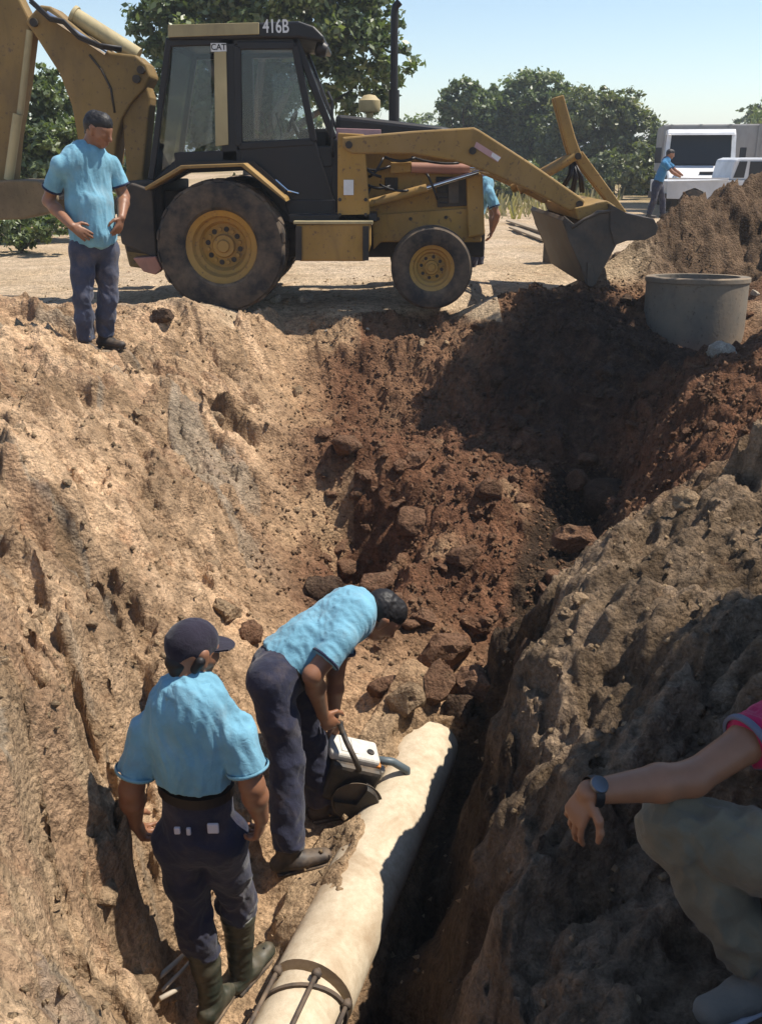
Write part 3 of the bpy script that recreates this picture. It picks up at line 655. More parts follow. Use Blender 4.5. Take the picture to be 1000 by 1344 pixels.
# front bucket: two-jaw type, open
yb0, yb1 = DN + .02, DN + 2.18
back = [(742, 285), (756, 300), (764, 318), (772, 344), (776, 374), (770, 376), (760, 346), (748, 318), (738, 290)]
m = MB(); m.prism(poly(back, DN), yb0, yb1); bk = m.build('bucket_back', M['steel'], hoe, bevel=.006)
for y in (yb0 - .012, yb1 - .02):
    m = MB(); m.prism(poly([(740, 283), (757, 297), (784, 276), (806, 276), (820, 287), (818, 305), (800, 338), (782, 372), (774, 376), (757, 340), (745, 312)], DN), y, y + .032); m.build('bucket_side', M['steel'], bk, bevel=.006)
edge = [(750, 299), (766, 288), (786, 279), (806, 276)]
m = MB(); m.tube([at(u, v, yb0 - .015) for u, v in edge], .016, 8); m.build('bucket_rim', M['steel'], bk, smooth=True)
m = MB(); m.prism(poly([(770, 344), (776, 344), (782, 372), (776, 377), (770, 374)], DN), yb0 - .03, yb1 + .03); m.build('cutting_edge', M['steel'], bk, bevel=.004)
jaw = [(800, 268), (822, 280), (840, 284), (858, 288), (863, 298), (860, 308), (846, 315), (822, 316), (806, 322), (800, 300)]
jb = MB(); jb.prism(poly([(800, 268), (822, 280), (858, 287), (863, 297), (855, 296), (820, 290), (802, 278)], DN), yb0, yb1); jw = jb.build('bucket_jaw', M['steel'], hoe, bevel=.006)
for y in (yb0 - .03, yb1 - .0):
    m = MB(); m.prism(poly(jaw, DN), y, y + .03); m.build('jaw_side', M['steel'], jw, bevel=.006)
m = MB(); m.prism(poly([(757, 274), (800, 264), (812, 272), (790, 280), (762, 290)], DN), yb0 + .1, yb1 - .1); m.build('bucket_top', M['yellow2'], bk, bevel=.01)
# tilt levers standing above the bucket
for y, dx in ((DN + .98, 0), (DN + 1.12, 1)):
    def Q(u, v): p = at(u, v, DN + .45); return (p.x, p.z)
    m = MB(); m.prism([Q(739, 124), Q(752, 120), (Q(768, 178)), Q(778, 206), Q(764, 214), Q(756, 190)], y, y + .07); lv = m.build('tilt_lever', M['yellow2'], hoe, bevel=.012) if True else None
    m = MB(); m.prism([Q(766, 206), Q(780, 198), Q(842, 284), Q(830, 288)], y + .08, y + .14); m.build('tilt_link', M['yellow2'], lv, bevel=.01)
    m = MB(); m.tube([(Q(771, 205)[0], y - .04, Q(771, 205)[1]), (Q(771, 205)[0], y + .18, Q(771, 205)[1])], .035, 12); m.build('pivot_pin', M['dark'], lv, auto=40)
    m = MB(); p0 = Q(766, 212); p1 = Q(752, 250); p2 = Q(780, 255)
    for pp in (p1, p2, Q(766, 256)): m.tube([(p0[0], y + .03, p0[1]), ((p0[0] + pp[0]) / 2 + .02, y - .05, (p0[1] + pp[1]) / 2), (pp[0], y + .05, pp[1])], .016, 8)
    m.build('hydraulic_hose', M['black'], lv, smooth=True)
    m = MB(); m.tube([(Q(768, 205)[0], y + .03, Q(768, 205)[1]), (Q(690, 252)[0], y + .03 + .35 * dx, Q(690, 252)[1])], .05, 12); m.build('tilt_cylinder', M['yellow2'], hoe, auto=40)
# bolts, grab rails, rivets and more hoses
rnd = random.Random(12)
for (u, v) in ((446, 262), (446, 282), (480, 262), (480, 282), (496, 290), (540, 290), (588, 288), (624, 286), (560, 200), (626, 240), (626, 296)):
    q = at(u, v, DA); yy = DA - .001 if u < 484 else DB - .001 if v > 283 else DB + .049
    m = MB(); m.lathe([(0, -.014), (.018, -.014), (.020, 0)], (q.x, yy, q.z), n=6); m.build('bolt', M['dark'], hoe, auto=30)
for (u0, v0, u1, v1, sag) in ((498, 242, 536, 250, .05), (462, 214, 512, 218, .10), (486, 246, 470, 284, .02), (540, 206, 602, 214, .05), (560, 228, 574, 262, -.03)):
    A, B = at(u0, v0, DA + .19), at(u1, v1, DA + .19); mid = (A + B) / 2 + Vector((0, -.05, -sag)); pts = [A * (1 - t) ** 2 + mid * 2 * t * (1 - t) + B * t * t for t in np.linspace(0, 1, 9)]
    m = MB(); m.tube(pts, .012, 8); m.build('hydraulic_hose', M['black'], hoe, smooth=True)
# rear: swing post, boom, stick, digging bucket, stabilizers
DBm = YC - .12
m = MB(); m.prism(poly([(160, 148), (192, 110), (198, 128), (188, 230), (196, 320), (208, 356), (170, 350), (158, 300), (166, 222)], DBm), DBm, DBm + .30); sw = m.build('swing_post', M['boomy'], hoe, bevel=.02)
bo = [(33, 28), (52, 6), (66, 8), (110, 44), (145, 68), (178, 72), (192, 84), (198, 100), (190, 116), (172, 136), (160, 156), (153, 182), (150, 218), (106, 218), (101, 176), (94, 138), (78, 96), (46, 46)]
m = MB(); m.prism(poly(bo, DBm - .06), DBm - .06, DBm + .36); bm_ = m.build('boom', M['boomy'], hoe, bevel=.025, seg=3)
m = MB(); m.tube([(at(u, v, DBm - .06).x, DBm - .064, at(u, v, DBm - .06).z) for u, v in ((118, 72), (134, 92), (146, 116), (151, 148))], .012, 8); m.build('boom_weld', M['dark'], bm_, smooth=True)
for u, v in ((186, 92), (180, 104), (46, 30)):
    q = at(u, v, DBm - .06); m = MB(); m.tube([(q.x, DBm - .10, q.z), (q.x, DBm + .40, q.z)], .04, 14); m.build('pivot_pin', M['dark'], bm_, auto=40)
q0, q1, q2 = at(182, 74, YC), at(100, 22, YC), at(40, -18, YC)
m = MB(); m.tube([q0, q1], .085, 18); m.tube([q1, q1 + (q1 - q0) * .05], .1, 18); cy = m.build('boom_cylinder', M['beige'], hoe, auto=40)
q0, q1 = at(140, 70, YC - .2), at(62, 18, YC - .2)
m = MB(); m.tube([q0, q1], .032, 14); m.build('cylinder_rod', M['chrome'], cy, auto=40)
for k in range(2):
    m = MB(); pts = [at(u, v - 3 * k, YC - .25 - .06 * k) for u, v in ((40, 2), (66, 26), (84, 30), (104, 50), (132, 62), (160, 66))]; m.tube(pts, .018, 8); m.build('hydraulic_hose', M['black'], bm_, smooth=True)
st = [(-30, -10), (20, -14), (38, 22), (42, 44), (34, 110), (22, 180), (17, 238), (4, 242), (-22, 236), (-30, 120)]
m = MB(); m.prism(poly(st, DBm + .02), DBm + .02, DBm + .26); sk = m.build('stick', M['boomy'], hoe, bevel=.02)
m = MB(); m.tube([at(40, 40, DBm), at(27, 150, DBm)], .035, 12); m.build('stick_guard', M['beige'], sk, auto=40)
m = MB(); m.tube([at(24, 150, DBm - .03), at(12, 236, DBm - .03)], .05, 12); m.build('bucket_cylinder', M['beige'], hoe, auto=40)
bp = [(-40, 240), (14, 236), (48, 237), (70, 246), (78, 262), (70, 278), (30, 288), (-40, 290)]
m = MB(); m.prism(poly(bp, YC - .32), YC - .32, YC + .32); db = m.build('digging_bucket', M['brown'], hoe, bevel=.02)
for k in range(4):
    m = MB(); q = at(74, 262, YC - .27 + .18 * k); m.bar(q, q + Vector((.16, 0, .05)), .05, .04); m.build('bucket_tooth', M['steel'], db, bevel=.006)
for y in (YC - .95, YC + .80):
    m = MB(); m.prism(poly([(150, 262), (172, 240), (200, 250), (206, 340), (160, 320)], y), y, y + .16); s_ = m.build('stabilizer', M['dark'], hoe, bevel=.015)
    m = MB(); m.prism(poly([(176, 338), (206, 336), (214, 352), (206, 360), (190, 356)], y), y - .05, y + .2); m.build('stabilizer_pad', M['red_steel'], s_, bevel=.01)
m = MB(); m.prism(poly([(160, 238), (214, 238), (214, 336), (166, 330)], YC - .7), YC - .72, YC + .72); m.build('rear_frame', M['dark'], hoe, bevel=.02)
# ------------------------------------------------------------------ people: smooth-blended volumes turned into one surface each
def surface_net(val, org, h):
    s = val < 0
    nx, ny, nz = val.shape
    cnt = np.zeros((nx - 1, ny - 1, nz - 1), np.int8)
    for a in (0, 1):
        for b in (0, 1):
            for c in (0, 1): cnt += s[a:nx - 1 + a, b:ny - 1 + b, c:nz - 1 + c]
    act = (cnt > 0) & (cnt < 8); I = np.argwhere(act)
    idx = np.full(act.shape, -1, np.int64); idx[act] = np.arange(len(I))
    acc = np.zeros((len(I), 3)); num = np.zeros(len(I))
    cor = [(a, b, c) for a in (0, 1) for b in (0, 1) for c in (0, 1)]
    for p in cor:
        for ax in range(3):
            if p[ax]: continue
            q = list(p); q[ax] = 1
            va = val[I[:, 0] + p[0], I[:, 1] + p[1], I[:, 2] + p[2]]; vb = val[I[:, 0] + q[0], I[:, 1] + q[1], I[:, 2] + q[2]]
            m = (va < 0) != (vb < 0); t = np.where(m, va / np.where(m, va - vb, 1), 0)
            pos = np.tile(np.array(p, float), (len(I), 1)); pos[:, ax] = t
            acc[m] += pos[m]; num[m] += 1
    V = (I + acc / num[:, None]) * h + org
    Fs = []
    for ax in range(3):
        b, c = (ax + 1) % 3, (ax + 2) % 3
        A = np.moveaxis(s, (ax, b, c), (0, 1, 2)); ch = A[:-1] != A[1:]
        ch[:, 0, :] = False; ch[:, :, 0] = False; ch[:, -1:, :] = False; ch[:, :, -1:] = False
        E = np.argwhere(ch); inn = A[:-1][ch]
        ix = np.moveaxis(idx, (ax, b, c), (0, 1, 2))
        q = np.c_[ix[E[:, 0], E[:, 1] - 1, E[:, 2] - 1], ix[E[:, 0], E[:, 1], E[:, 2] - 1], ix[E[:, 0], E[:, 1], E[:, 2]], ix[E[:, 0], E[:, 1] - 1, E[:, 2]]]
        q[~inn] = q[~inn][:, ::-1]; Fs.append(q)
    F = np.concatenate(Fs); return V, F[(F >= 0).all(1)]
def vnormals(V, F):
    n = np.cross(V[F[:, 2]] - V[F[:, 0]], V[F[:, 3]] - V[F[:, 1]]); N = np.zeros_like(V)
    for k in range(4): np.add.at(N, F[:, k], n)
    return N / (np.linalg.norm(N, axis=1)[:, None] + 1e-12)
class Blob:
    def __init__(s, k=.02): s.p = []; s.k = k
    def cap(s, a, b, ra, rb=None, sq=None, k=None, flat=False):
        s.p.append((np.array(a, float), np.array(b, float), ra, ra if rb is None else rb, sq, s.k if k is None else k, flat)); return s
    def mesh(s, h):
        lo = np.min([np.minimum(p[0], p[1]) - max(p[2], p[3]) for p in s.p], 0) - .04
        hi = np.max([np.maximum(p[0], p[1]) + max(p[2], p[3]) for p in s.p], 0) + .04
        n = np.ceil((hi - lo) / h).astype(int) + 1; val = np.full(n, .5, np.float32)
        ax = [(lo[i] + h * np.arange(n[i])).astype(np.float32) for i in range(3)]
        for a, b, ra, rb, sq, k, flat in s.p:
            m = max(ra, rb) + k + 3 * h
            i0 = np.maximum(np.floor((np.minimum(a, b) - m - lo) / h).astype(int), 0); i1 = np.minimum(np.ceil((np.maximum(a, b) + m - lo) / h).astype(int) + 1, n)
            X = np.stack(np.meshgrid(*[ax[i][i0[i]:i1[i]] for i in range(3)], indexing='ij'), -1)
            d = b - a; P = X - a.astype(np.float32)
            L2 = float(d @ d) + 1e-12
            t0 = (P @ d.astype(np.float32)) / L2
            t = np.clip(t0, 0, 1)
            Q = P - t[..., None] * d.astype(np.float32)
            if sq is not None:
                u = np.array(sq[0], float); u /= np.linalg.norm(u); u = u.astype(np.float32)
                Q = Q + (Q @ u)[..., None] * u * (sq[1] - 1)
            D = np.sqrt((Q * Q).sum(-1)) - (ra + (rb - ra) * t)
            if flat: D = np.maximum(D, (t0 - 1) * math.sqrt(L2))
            sl = tuple(slice(i0[i], i1[i]) for i in range(3)); o = val[sl]
            if k > 0:
                hh = np.maximum(k - np.abs(o - D), 0) / k; val[sl] = np.minimum(o, D) - hh * hh * k * .25
            else: val[sl] = np.minimum(o, D)
        return surface_net(val, lo, h)
def lerp(a, b, t): return Vector(a) * (1 - t) + Vector(b) * t
def blob_obj(name, B, h, mat, parent, fold=None):
    V, F = B.mesh(h)
    if fold is not None:
        N = vnormals(V, F); V = V + N * fold(V, N)[:, None]
    return np_mesh(name, V, F, mat, parent)
def head_blob(B, c, f, up, nb, r=1.0):
    f = Vector(f).normalized(); up = (Vector(up) - f * f.dot(Vector(up))).normalized(); s = f.cross(up)
    c = Vector(c)
    B.cap(c + up * .032 * r - f * .02 * r, c + up * .025 * r + f * .02 * r, .086 * r, .082 * r, (s, 1.14), .02)
    B.cap(c - up * .02 * r + f * .03 * r, c - up * .062 * r + f * .05 * r, .064 * r, .044 * r, (s, 1.05), .03)
    B.cap(c + f * .092 * r + up * .018 * r, c + f * .114 * r - up * .020 * r, .009 * r, .015 * r, None, .012)
    for q in (-1, 1):
        B.cap(c + f * .076 * r + up * .036 * r + s * .02 * q * r, c + f * .062 * r + up * .036 * r + s * .05 * q * r, .014 * r, .012 * r, None, .014)
        B.cap(c + s * .078 * q * r + up * .022 * r - f * .004 * r, c + s * .076 * q * r - up * .022 * r + f * .004 * r, .022 * r, .014 * r, (s, 2.0), .008)
        B.cap(c + f * .066 * r - up * .012 * r + s * .042 * q * r, c + f * .055 * r - up * .02 * r + s * .046 * q * r, .022 * r, .02 * r, None, .02)
    B.cap(c + f * .090 * r - up * .048 * r - s * .018 * r, c + f * .090 * r - up * .048 * r + s * .018 * r, .009 * r, .009 * r, None, .008)
    B.cap(c + f * .088 * r - up * .062 * r - s * .014 * r, c + f * .088 * r - up * .062 * r + s * .014 * r, .009 * r, .009 * r, None, .008)
    B.cap(c - up * .05 * r - f * .025 * r, nb, .054 * r, .062 * r, None, .03)
    return f, up, s
def hand_blob(B, w, d, n, t, curl=.5, fr=.0088, spread=1.0, sc=1.0):
    """w wrist, d finger direction, n back-of-hand normal, t thumb side"""
    w = Vector(w); d = Vector(d).normalized(); n = Vector(n); n = (n - d * n.dot(d)).normalized(); t0 = Vector(t); t = n.cross(d); t = t if t.dot(t0) > 0 else -t
    B.cap(w, w + d * .055 * sc, .028 * sc, .036 * sc, (n, 1.9), .012)
    for j, (o, L) in enumerate(((.030, .068), (.010, .078), (-.011, .072), (-.031, .056))):
        k = w + d * (.086 - .006 * abs(j - 1)) * sc + t * o * sc
        B.cap(w + d * .025 * sc + t * o * .6 * sc, k, .012 * sc, .0105 * sc, None, .010)
        dd = (d + t * o * 3.2 * spread).normalized(); p = k; ang = curl * (.55 + .12 * j)
        for seg, fl in enumerate((.45, .31, .24)):
            rot = Matrix.Rotation(ang * (1 if seg == 0 else .95), 3, t)
            d2 = rot @ dd
            if seg == 0 and d2.dot(n) > dd.dot(n): ang = -ang; d2 = Matrix.Rotation(ang, 3, t) @ dd
            dd = d2.normalized(); q = p + dd * L * fl * sc
            B.cap(p, q, (fr * 1.05 - seg * .0008) * sc, (fr - seg * .0008) * sc, None, .004); p = q
    p = w + d * .018 * sc + t * .026 * sc
    for dr_, L, r_ in ((d * .55 + t * .75 - n * .25, .042, .013), (d * .8 + t * .35 - n * .35, .034, .0108), (d * .95 + t * .05 - n * .3, .026, .0095)):
        q = p + dr_.normalized() * L * sc; B.cap(p, q, r_ * sc, (r_ - .001) * sc, None, .008); p = q
def folds(amp, fx=8, fz=5, seed=1, zone=None, fine=.25):
    def f(V, N):
        x, y, z = V.T
        wx = x + .05 * pnoise(x * 6, y * 6, z * 6, seed + 9); wz = z + .06 * pnoise(x * 5, y * 5, z * 5, seed + 8)
        d = fbm(wx * fx, y * fx, wz * fz, 2, seed, .5, True) - .2
        d2 = fbm((wx + y) * fx * 1.4 + wz * fz * 1.6, (y - wx) * fx * .7, wz * fz * .5, 2, seed + 3, .5, True) - .2
        big = pnoise(x * 5, y * 5, z * 4, seed + 5)
        a = amp * (d * 1.1 + d2 * .3 + big * .4)
        return a if zone is None else a * zone(V)
    return f
def skin_mat(name, col):
    g = NG(name); n = g.noise(9, 4, .6); n2 = g.noise(160, 3, .6)
    c = g.mix(g.ramp(n, [(.3, 0.0), (.7, 1.0)]), tuple(k * .82 for k in col), tuple(k * 1.12 for k in col)); g.bump(n2, .12, .002)
    g.b.inputs['Subsurface Weight'].default_value = .06; g.b.inputs['Subsurface Radius'].default_value = (.02, .008, .004)
    return g.set(c, .48, 0.0, .45)
M['skin'] = skin_mat('skin', (.27, .125, .068)); M['skin2'] = skin_mat('skin_tanned', (.30, .135, .068))
M['hair'] = plain('hair', (.012, .010, .010), .55); M['capcloth'] = cloth('cap_cloth', (.022, .018, .030), .3)
M['shirt'] = cloth('turquoise_shirt', (.175, .385, .50), .24, dirt=.22)
M['navy'] = cloth('navy_trousers', (.026, .028, .052), .35, dirt=.16); M['trim'] = cloth('navy_trim', (.02, .025, .06)); M['khaki'] = cloth('khaki_trousers', (.17, .145, .095), .2, dirt=.25)
M['denim'] = cloth('dusty_navy_trousers', (.060, .068, .105), .35, dirt=.30)
M['belt'] = plain('belt', (.014, .010, .009), .6); M['boot'] = paint('boot_rubber', (.030, .038, .028), .38, .35, 8); M['shoe'] = paint('shoe_leather', (.018, .018, .022), .5, .5, 9)
M['runner'] = cloth('grey_runner', (.20, .175, .14), .2, dirt=.2); M['red'] = cloth('crimson_shirt', (.42, .012, .075), .15); M['pale'] = plain('pale_trim', (.55, .55, .60), .7)
M['greytrim'] = plain('grey_trim', (.12, .125, .17), .7); M['eye'] = plain('eye', (.05, .035, .03), .2)
def person(label, J, o, group=None):
    """J: joints; o: options"""
    base = Vector(((J['anL'].x + J['anR'].x) / 2, (J['anL'].y + J['anR'].y) / 2, min(J['anL'].z, J['anR'].z) - .08))
    t = thing('person', base, label, 'person', group); h = o.get('h', .006); g = o.get('girth', 1.0); F = Vector(o['fwd']).normalized()
    sk = o.get('skin', M['skin'])
    B = Blob(.022)
    f, up, s = head_blob(B, J['head'], o['hf'], o.get('hup', (0, 0, 1)), J['neck'], o.get('hr', 1.0))
    spine = [J['neck'], J['chest'], J['pelvis']]
    B.cap(J['neck'], J['chest'], .06, .075); B.cap(J['chest'], J['pelvis'], .08, .08)
    for q in 'LR':
        sh, el, wr = J['sh' + q], J['el' + q], J['wr' + q]
        B.cap(J['neck'] - Vector((0, 0, .03)), sh, .035, .034); B.cap(sh, lerp(sh, el, .5), .036, .045); B.cap(lerp(sh, el, .5), el, .049, .041)
        B.cap(el, lerp(el, wr, .32), .042, .046); B.cap(lerp(el, wr, .32), wr, .046, .028, None, .015)
        if ('hd' + q) in J: hand_blob(B, wr, J['hd' + q], J['hn' + q], J['ht' + q], o.get('curl' + q, .5), o.get('fr', .0092), 1.0, o.get('hs', 1.0))
        B.cap(J['pelvis'], J['hip' + q], .07, .06); B.cap(J['hip' + q], J['kn' + q], .06, .04); B.cap(J['kn' + q], J['an' + q], .04, .034)
    blob_obj('body', B, h * o.get('bh', 1), sk, t)
    # shirt
    S = Blob(.035)
    side = Vector((0, 0, 1)).cross(F)
    ax = (J['neck'] - J['pelvis']).normalized(); dep = F - ax * F.dot(ax); dep = dep.normalized() if dep.length > .2 else Vector((0, 0, 1)); across = ax.cross(dep)
    cw = o.get('cw', .165) * g
    hem = J['hem'] if 'hem' in J else lerp(J['pelvis'], J['chest'], .12)
    S.cap(J['chest'] + ax * .05, lerp(J['chest'], hem, .55), cw, cw * .98, (dep, 1.38)); S.cap(lerp(J['chest'], hem, .5), hem, cw * .98, cw * 1.02, (dep, 1.25), None, True)
    if o.get('belly'): S.cap(lerp(J['chest'], hem, .45) + dep * .06, lerp(J['chest'], hem, .85) + dep * .075, .125 * g, .12 * g, None, .06)
    for q in 'LR':
        sh, el = J['sh' + q], J['el' + q]
        S.cap(J['neck'] - ax * .03, sh - ax * .03, .064, .058, None, .07); S.cap(J['chest'] + ax * .03, sh - ax * .03, .10, .060, (dep, 1.2), .035)
        S.cap(sh - ax * .012, lerp(sh, el, o.get('sleeve', .68)), .060, .068, None, .018, True)
    S.cap(J['neck'] - ax * .02, J['neck'] + ax * .012, .074, .066, None, .02, True)
    blob_obj('shirt', S, h, o['shirt'], t, folds(o.get('fold', .013) * 1.15, 15.0, 3.2, o.get('seed', 1)))
    for q in 'LR':                                     # cuff trim and collar
        sh, el = J['sh' + q], J['el' + q]; a = lerp(sh, el, o.get('sleeve', .68) - .045); b = lerp(sh, el, o.get('sleeve', .68) + .01)
        d = (b - a); m = MB(); L = d.length
        m.lathe([(.066, L * .9), (.0755, L), (.0765, L * .55), (.0765, L * .35), (.074, 0)], a, axis=d, n=28); m.build('sleeve_cuff', o.get('cuff', M['trim']), t, smooth=True)
    m = MB(); cc = J['neck'] + ax * .004; m.lathe([(.066, -.026), (.102, -.028), (.103, -.008), (.080, .034), (.066, .034)], cc, axis=(ax + F * .25), n=28); m.build('collar', o.get('collar', M['trim']), t, smooth=True)
    # trousers
    T = Blob(.03); tr = o.get('tr', 1.0)
    wst = lerp(J['pelvis'], J['chest'], o.get('wst', .16))
    T.cap(J['pelvis'], wst, .150 * g * tr, .146 * g * tr, (dep, 1.3), None, True)
    for q in 'LR':
        hp, kn, an = J['hip' + q], J['kn' + q], J['an' + q]
        T.cap(J['pelvis'], hp, .12 * tr, .105 * tr, None, .05); T.cap(hp, lerp(hp, kn, .5), .102 * tr, .088 * tr); T.cap(lerp(hp, kn, .5), kn, .088 * tr, .074 * tr)
        end = lerp(kn, an, o.get('leg' + q, .97)); T.cap(kn, lerp(kn, end, .5), .075 * tr, .074 * tr); T.cap(lerp(kn, end, .5), end, .074 * tr, .070 * tr, None, None, True)
    ks = [J['knL'], J['knR'], J['anL'], J['anR']]
    def zone(V):
        w_ = np.full(len(V), .55)
        for i, k in enumerate(ks): w_ += np.exp(-(((V - np.array(k)) ** 2).sum(1)) / .16 ** 2) * .9
        return w_
    blob_obj('trousers', T, h, o['trousers'], t, folds(o.get('tfold', .012), 10, 8.5, o.get('seed', 1) + 40, zone))
    # belt round the waist
    m = MB(); ring = []; wc = lerp(J['pelvis'], J['chest'], o.get('wst', .16) - .03); bx = .150 * g * tr; by = bx / 1.28
    pts = [wc + across * bx * math.cos(a) + dep * by * math.sin(a) for a in np.linspace(0, 2 * math.pi, 33)]
    vs = []
    for p in pts[:-1]:
        rad = (p - wc).normalized(); vs += [p - rad * .012 - ax * .02, p + rad * .008 - ax * .02, p + rad * .008 + ax * .02, p - rad * .012 + ax * .02]
    n = 32; m.add(vs, [(i * 4 + k, ((i + 1) % n) * 4 + k, ((i + 1) % n) * 4 + (k + 1) % 4, i * 4 + (k + 1) % 4) for i in range(n) for k in range(4)]); m.build('belt', M['belt'], t, smooth=False)
    # shoes or boots
    for q in 'LR':
        an, toe = J['an' + q], J['toe' + q]; up_ = Vector((0, 0, 1)); d = (toe - an); d.z = 0; d.normalize(); sd_ = d.cross(up_)
        S2 = Blob(.02); fl = an - up_ * .055
        S2.cap(fl - d * .045, fl + d * .06, .042, .044, (up_, 1.05)); S2.cap(fl + d * .05, fl + d * .165 - up_ * .004, .046, .040, (up_, 1.35))
        top = lerp(an, J['kn' + q], o.get('boot', .12))
        S2.cap(an - d * .01 - up_ * .03, lerp(an, top, .5), .047, .054 if o.get('boot') else .05); S2.cap(lerp(an, top, .5), top, .054 if o.get('boot') else .05, .070 if o.get('boot') else .05, None, .02, True)
        sh_ = blob_obj('boot' if o.get('boot') else 'shoe', S2, h, o['shoes'], t, folds(.005 if o.get('boot') else .003, 9, 22, 70))
        m = MB(); m.box(fl + d * .06 - up_ * .036, (.24, .088, .018), Matrix((d, sd_, up_)).transposed()); m.build('sole', M['rubber'] if o.get('sole') is None else o['sole'], sh_, bevel=.008)
    # hair or cap
    c = J['head']; H = Blob(.02); hr_ = o.get('hr', 1.0)
    if o.get('cap'):
        H.cap(c + up * .040 - f * .026, c + up * .038 + f * .020, .084 * hr_, .081 * hr_, (s, 1.10)); H.cap(c + up * .048, c + up * .054, .079 * hr_, .075 * hr_)
        cp = blob_obj('cap', H, min(h, .005), M['capcloth'], t, folds(.004, 14, 14, 93))
        m = MB(); br = []
        for a in np.linspace(-1.15, 1.15, 13):
            br.append((c + up * .028 + f * (.075 * math.cos(a) + .005) + s * .080 * math.sin(a), c + up * (.028 - .004 * math.cos(a)) + f * (.012 + .155 * math.cos(a) ** .75 if math.cos(a) > 0 else .012) + s * .088 * math.sin(a)))
        vs = []
        for a_, b_ in br: vs += [a_, b_, b_ - up * .006, a_ - up * .006]
        m.add(vs, [(i * 4 + k, (i + 1) * 4 + k, (i + 1) * 4 + (k + 1) % 4, i * 4 + (k + 1) % 4) for i in range(12) for k in range(4)]); m.build('cap_peak', M['capcloth'], cp, smooth=False)
        m = MB(); m.lathe([(.012, 0), (.010, .006), (0, .009)], c + up * .130 * hr_, axis=up, n=10); m.build('cap_button', M['capcloth'], cp)
        B2 = Blob(.015); B2.cap(c - f * .055 - up * .02, c - f * .05 - up * .045, .045, .035, None); B2.cap(c - f * .02 + s * .07 - up * .0, c - f * .03 + s * .06 - up * .03, .02, .015); B2.cap(c - f * .02 - s * .07, c - f * .03 - s * .06 - up * .03, .02, .015)
        blob_obj('hair', B2, min(h, .006), M['hair'], t)
    else:
        H.cap(c + up * .046 - f * .034, c + up * .060 + f * .016, .085, .077, (s, 1.10)); H.cap(c - f * .055 + up * .02, c - f * .055 - up * .03, .056, .042, (s, .95))
        for q in (-1, 1): H.cap(c + s * .06 * q + up * .04 - f * .01, c + s * .066 * q + up * .01 - f * .014, .03, .016, (s, 1.5))
        blob_obj('hair', H, min(h, .006), M['hair'], t, folds(.004, 40, 40, 91))
    for q in (-1, 1):
        m = MB(); m.ball(c + f * .080 + up * .012 + s * .034 * q, .012, 10); m.build('eye', M['eye'], t, smooth=True)
    return t
def near_ground(J, k=.085):
    return J
V3 = Vector
# man standing on the rim
D0 = 7.4
A = dict(head=at(129, 172, 7.38), neck=at(117, 197, 7.40), chest=at(113, 226, 7.40), pelvis=at(124, 316, 7.42), hem=at(124, 317, 7.42),
         shR=at(80, 213, 7.29), elR=at(64, 264, 7.38), wrR=at(95, 297, 7.18), shL=at(146, 213, 7.52), elL=at(163, 258, 7.56), wrL=at(160, 286, 7.38),
         hipR=at(109, 328, 7.36), knR=at(109, 390, 7.33), anR=at(112, 446, 7.37), hipL=at(139, 328, 7.48), knL=at(142, 389, 7.47), anL=at(138, 440, 7.52))
A['toeR'] = A['anR'] + V3((.12, -.16, -.05)); A['toeL'] = A['anL'] + V3((.17, -.1, -.05))
A.update(hdR=V3((.75, .05, -.5)), hnR=V3((.1, -1, .3)), htR=V3((.3, 0, 1)), hdL=V3((-.3, -.3, -.9)), hnL=V3((.9, -.4, 0)), htL=V3((0, -1, -.2)))
PA = person('standing bare-headed man in turquoise polo with hands on hips on the trench rim', A, dict(fwd=(.55, -.83, 0), hf=(.92, -.30, -.42), shirt=M['shirt'], trousers=M['denim'], shoes=M['shoe'], h=.009, belly=True, girth=1.0, cw=.17, curlR=.35, curlL=.5, fr=.0105, tr=.93, seed=5, fold=.010))
# man in cap seen from behind in the trench
Bm = dict(head=at(252, 858, 2.87), neck=at(252, 903, 2.83), chest=at(252, 950, 2.82), pelvis=at(262, 1088, 2.86), hem=at(258, 1014, 2.84),
          shL=at(194, 955, 2.86), elL=at(173, 1035, 2.83), wrL=at(177, 1080, 2.89), shR=at(311, 955, 2.79), elR=at(331, 1030, 2.76), wrR=at(343, 1074, 2.81),
          hipL=at(235, 1102, 2.87), knL=at(256, 1205, 2.88), anL=at(280, 1305, 2.87), hipR=at(291, 1100, 2.84), knR=at(311, 1178, 2.98), anR=at(317, 1268, 3.02))
Bm['toeL'] = Bm['anL'] + V3((.07, .18, -.05)); Bm['toeR'] = Bm['anR'] + V3((.10, .17, -.05))
Bm.update(hdL=V3((.15, .45, -.85)), hnL=V3((-.9, -.3, 0)), htL=V3((.2, .9, .2)), hdR=V3((-.15, .3, -.9)), hnR=V3((.95, -.2, 0)), htR=V3((0, .9, .2)))
PB = person('man in dark peaked cap and rubber boots seen from behind on the trench floor', Bm, dict(fwd=(.22, .97, 0), hf=(.66, .72, -.2), shirt=M['shirt'], trousers=M['navy'], shoes=M['boot'], h=.006, cap=True, boot=.80, legL=.45, legR=.22, wst=.47, curlL=.9, curlR=1.0, cw=.146, hr=.93, seed=9, tr=.88, tfold=.013, cuff=M['shirt'], collar=M['shirt'], fold=.012, sleeve=.72))
for (u, v, a, b) in ((233, 1090, .022, .028), (248, 1091, .016, .03), (280, 1087, .04, .04)):
    q = at(u, v, 2.735); m = MB(); m.box(q, (a, .012, b)); m.build('pocket_item', M['pale'], PB, bevel=.004)
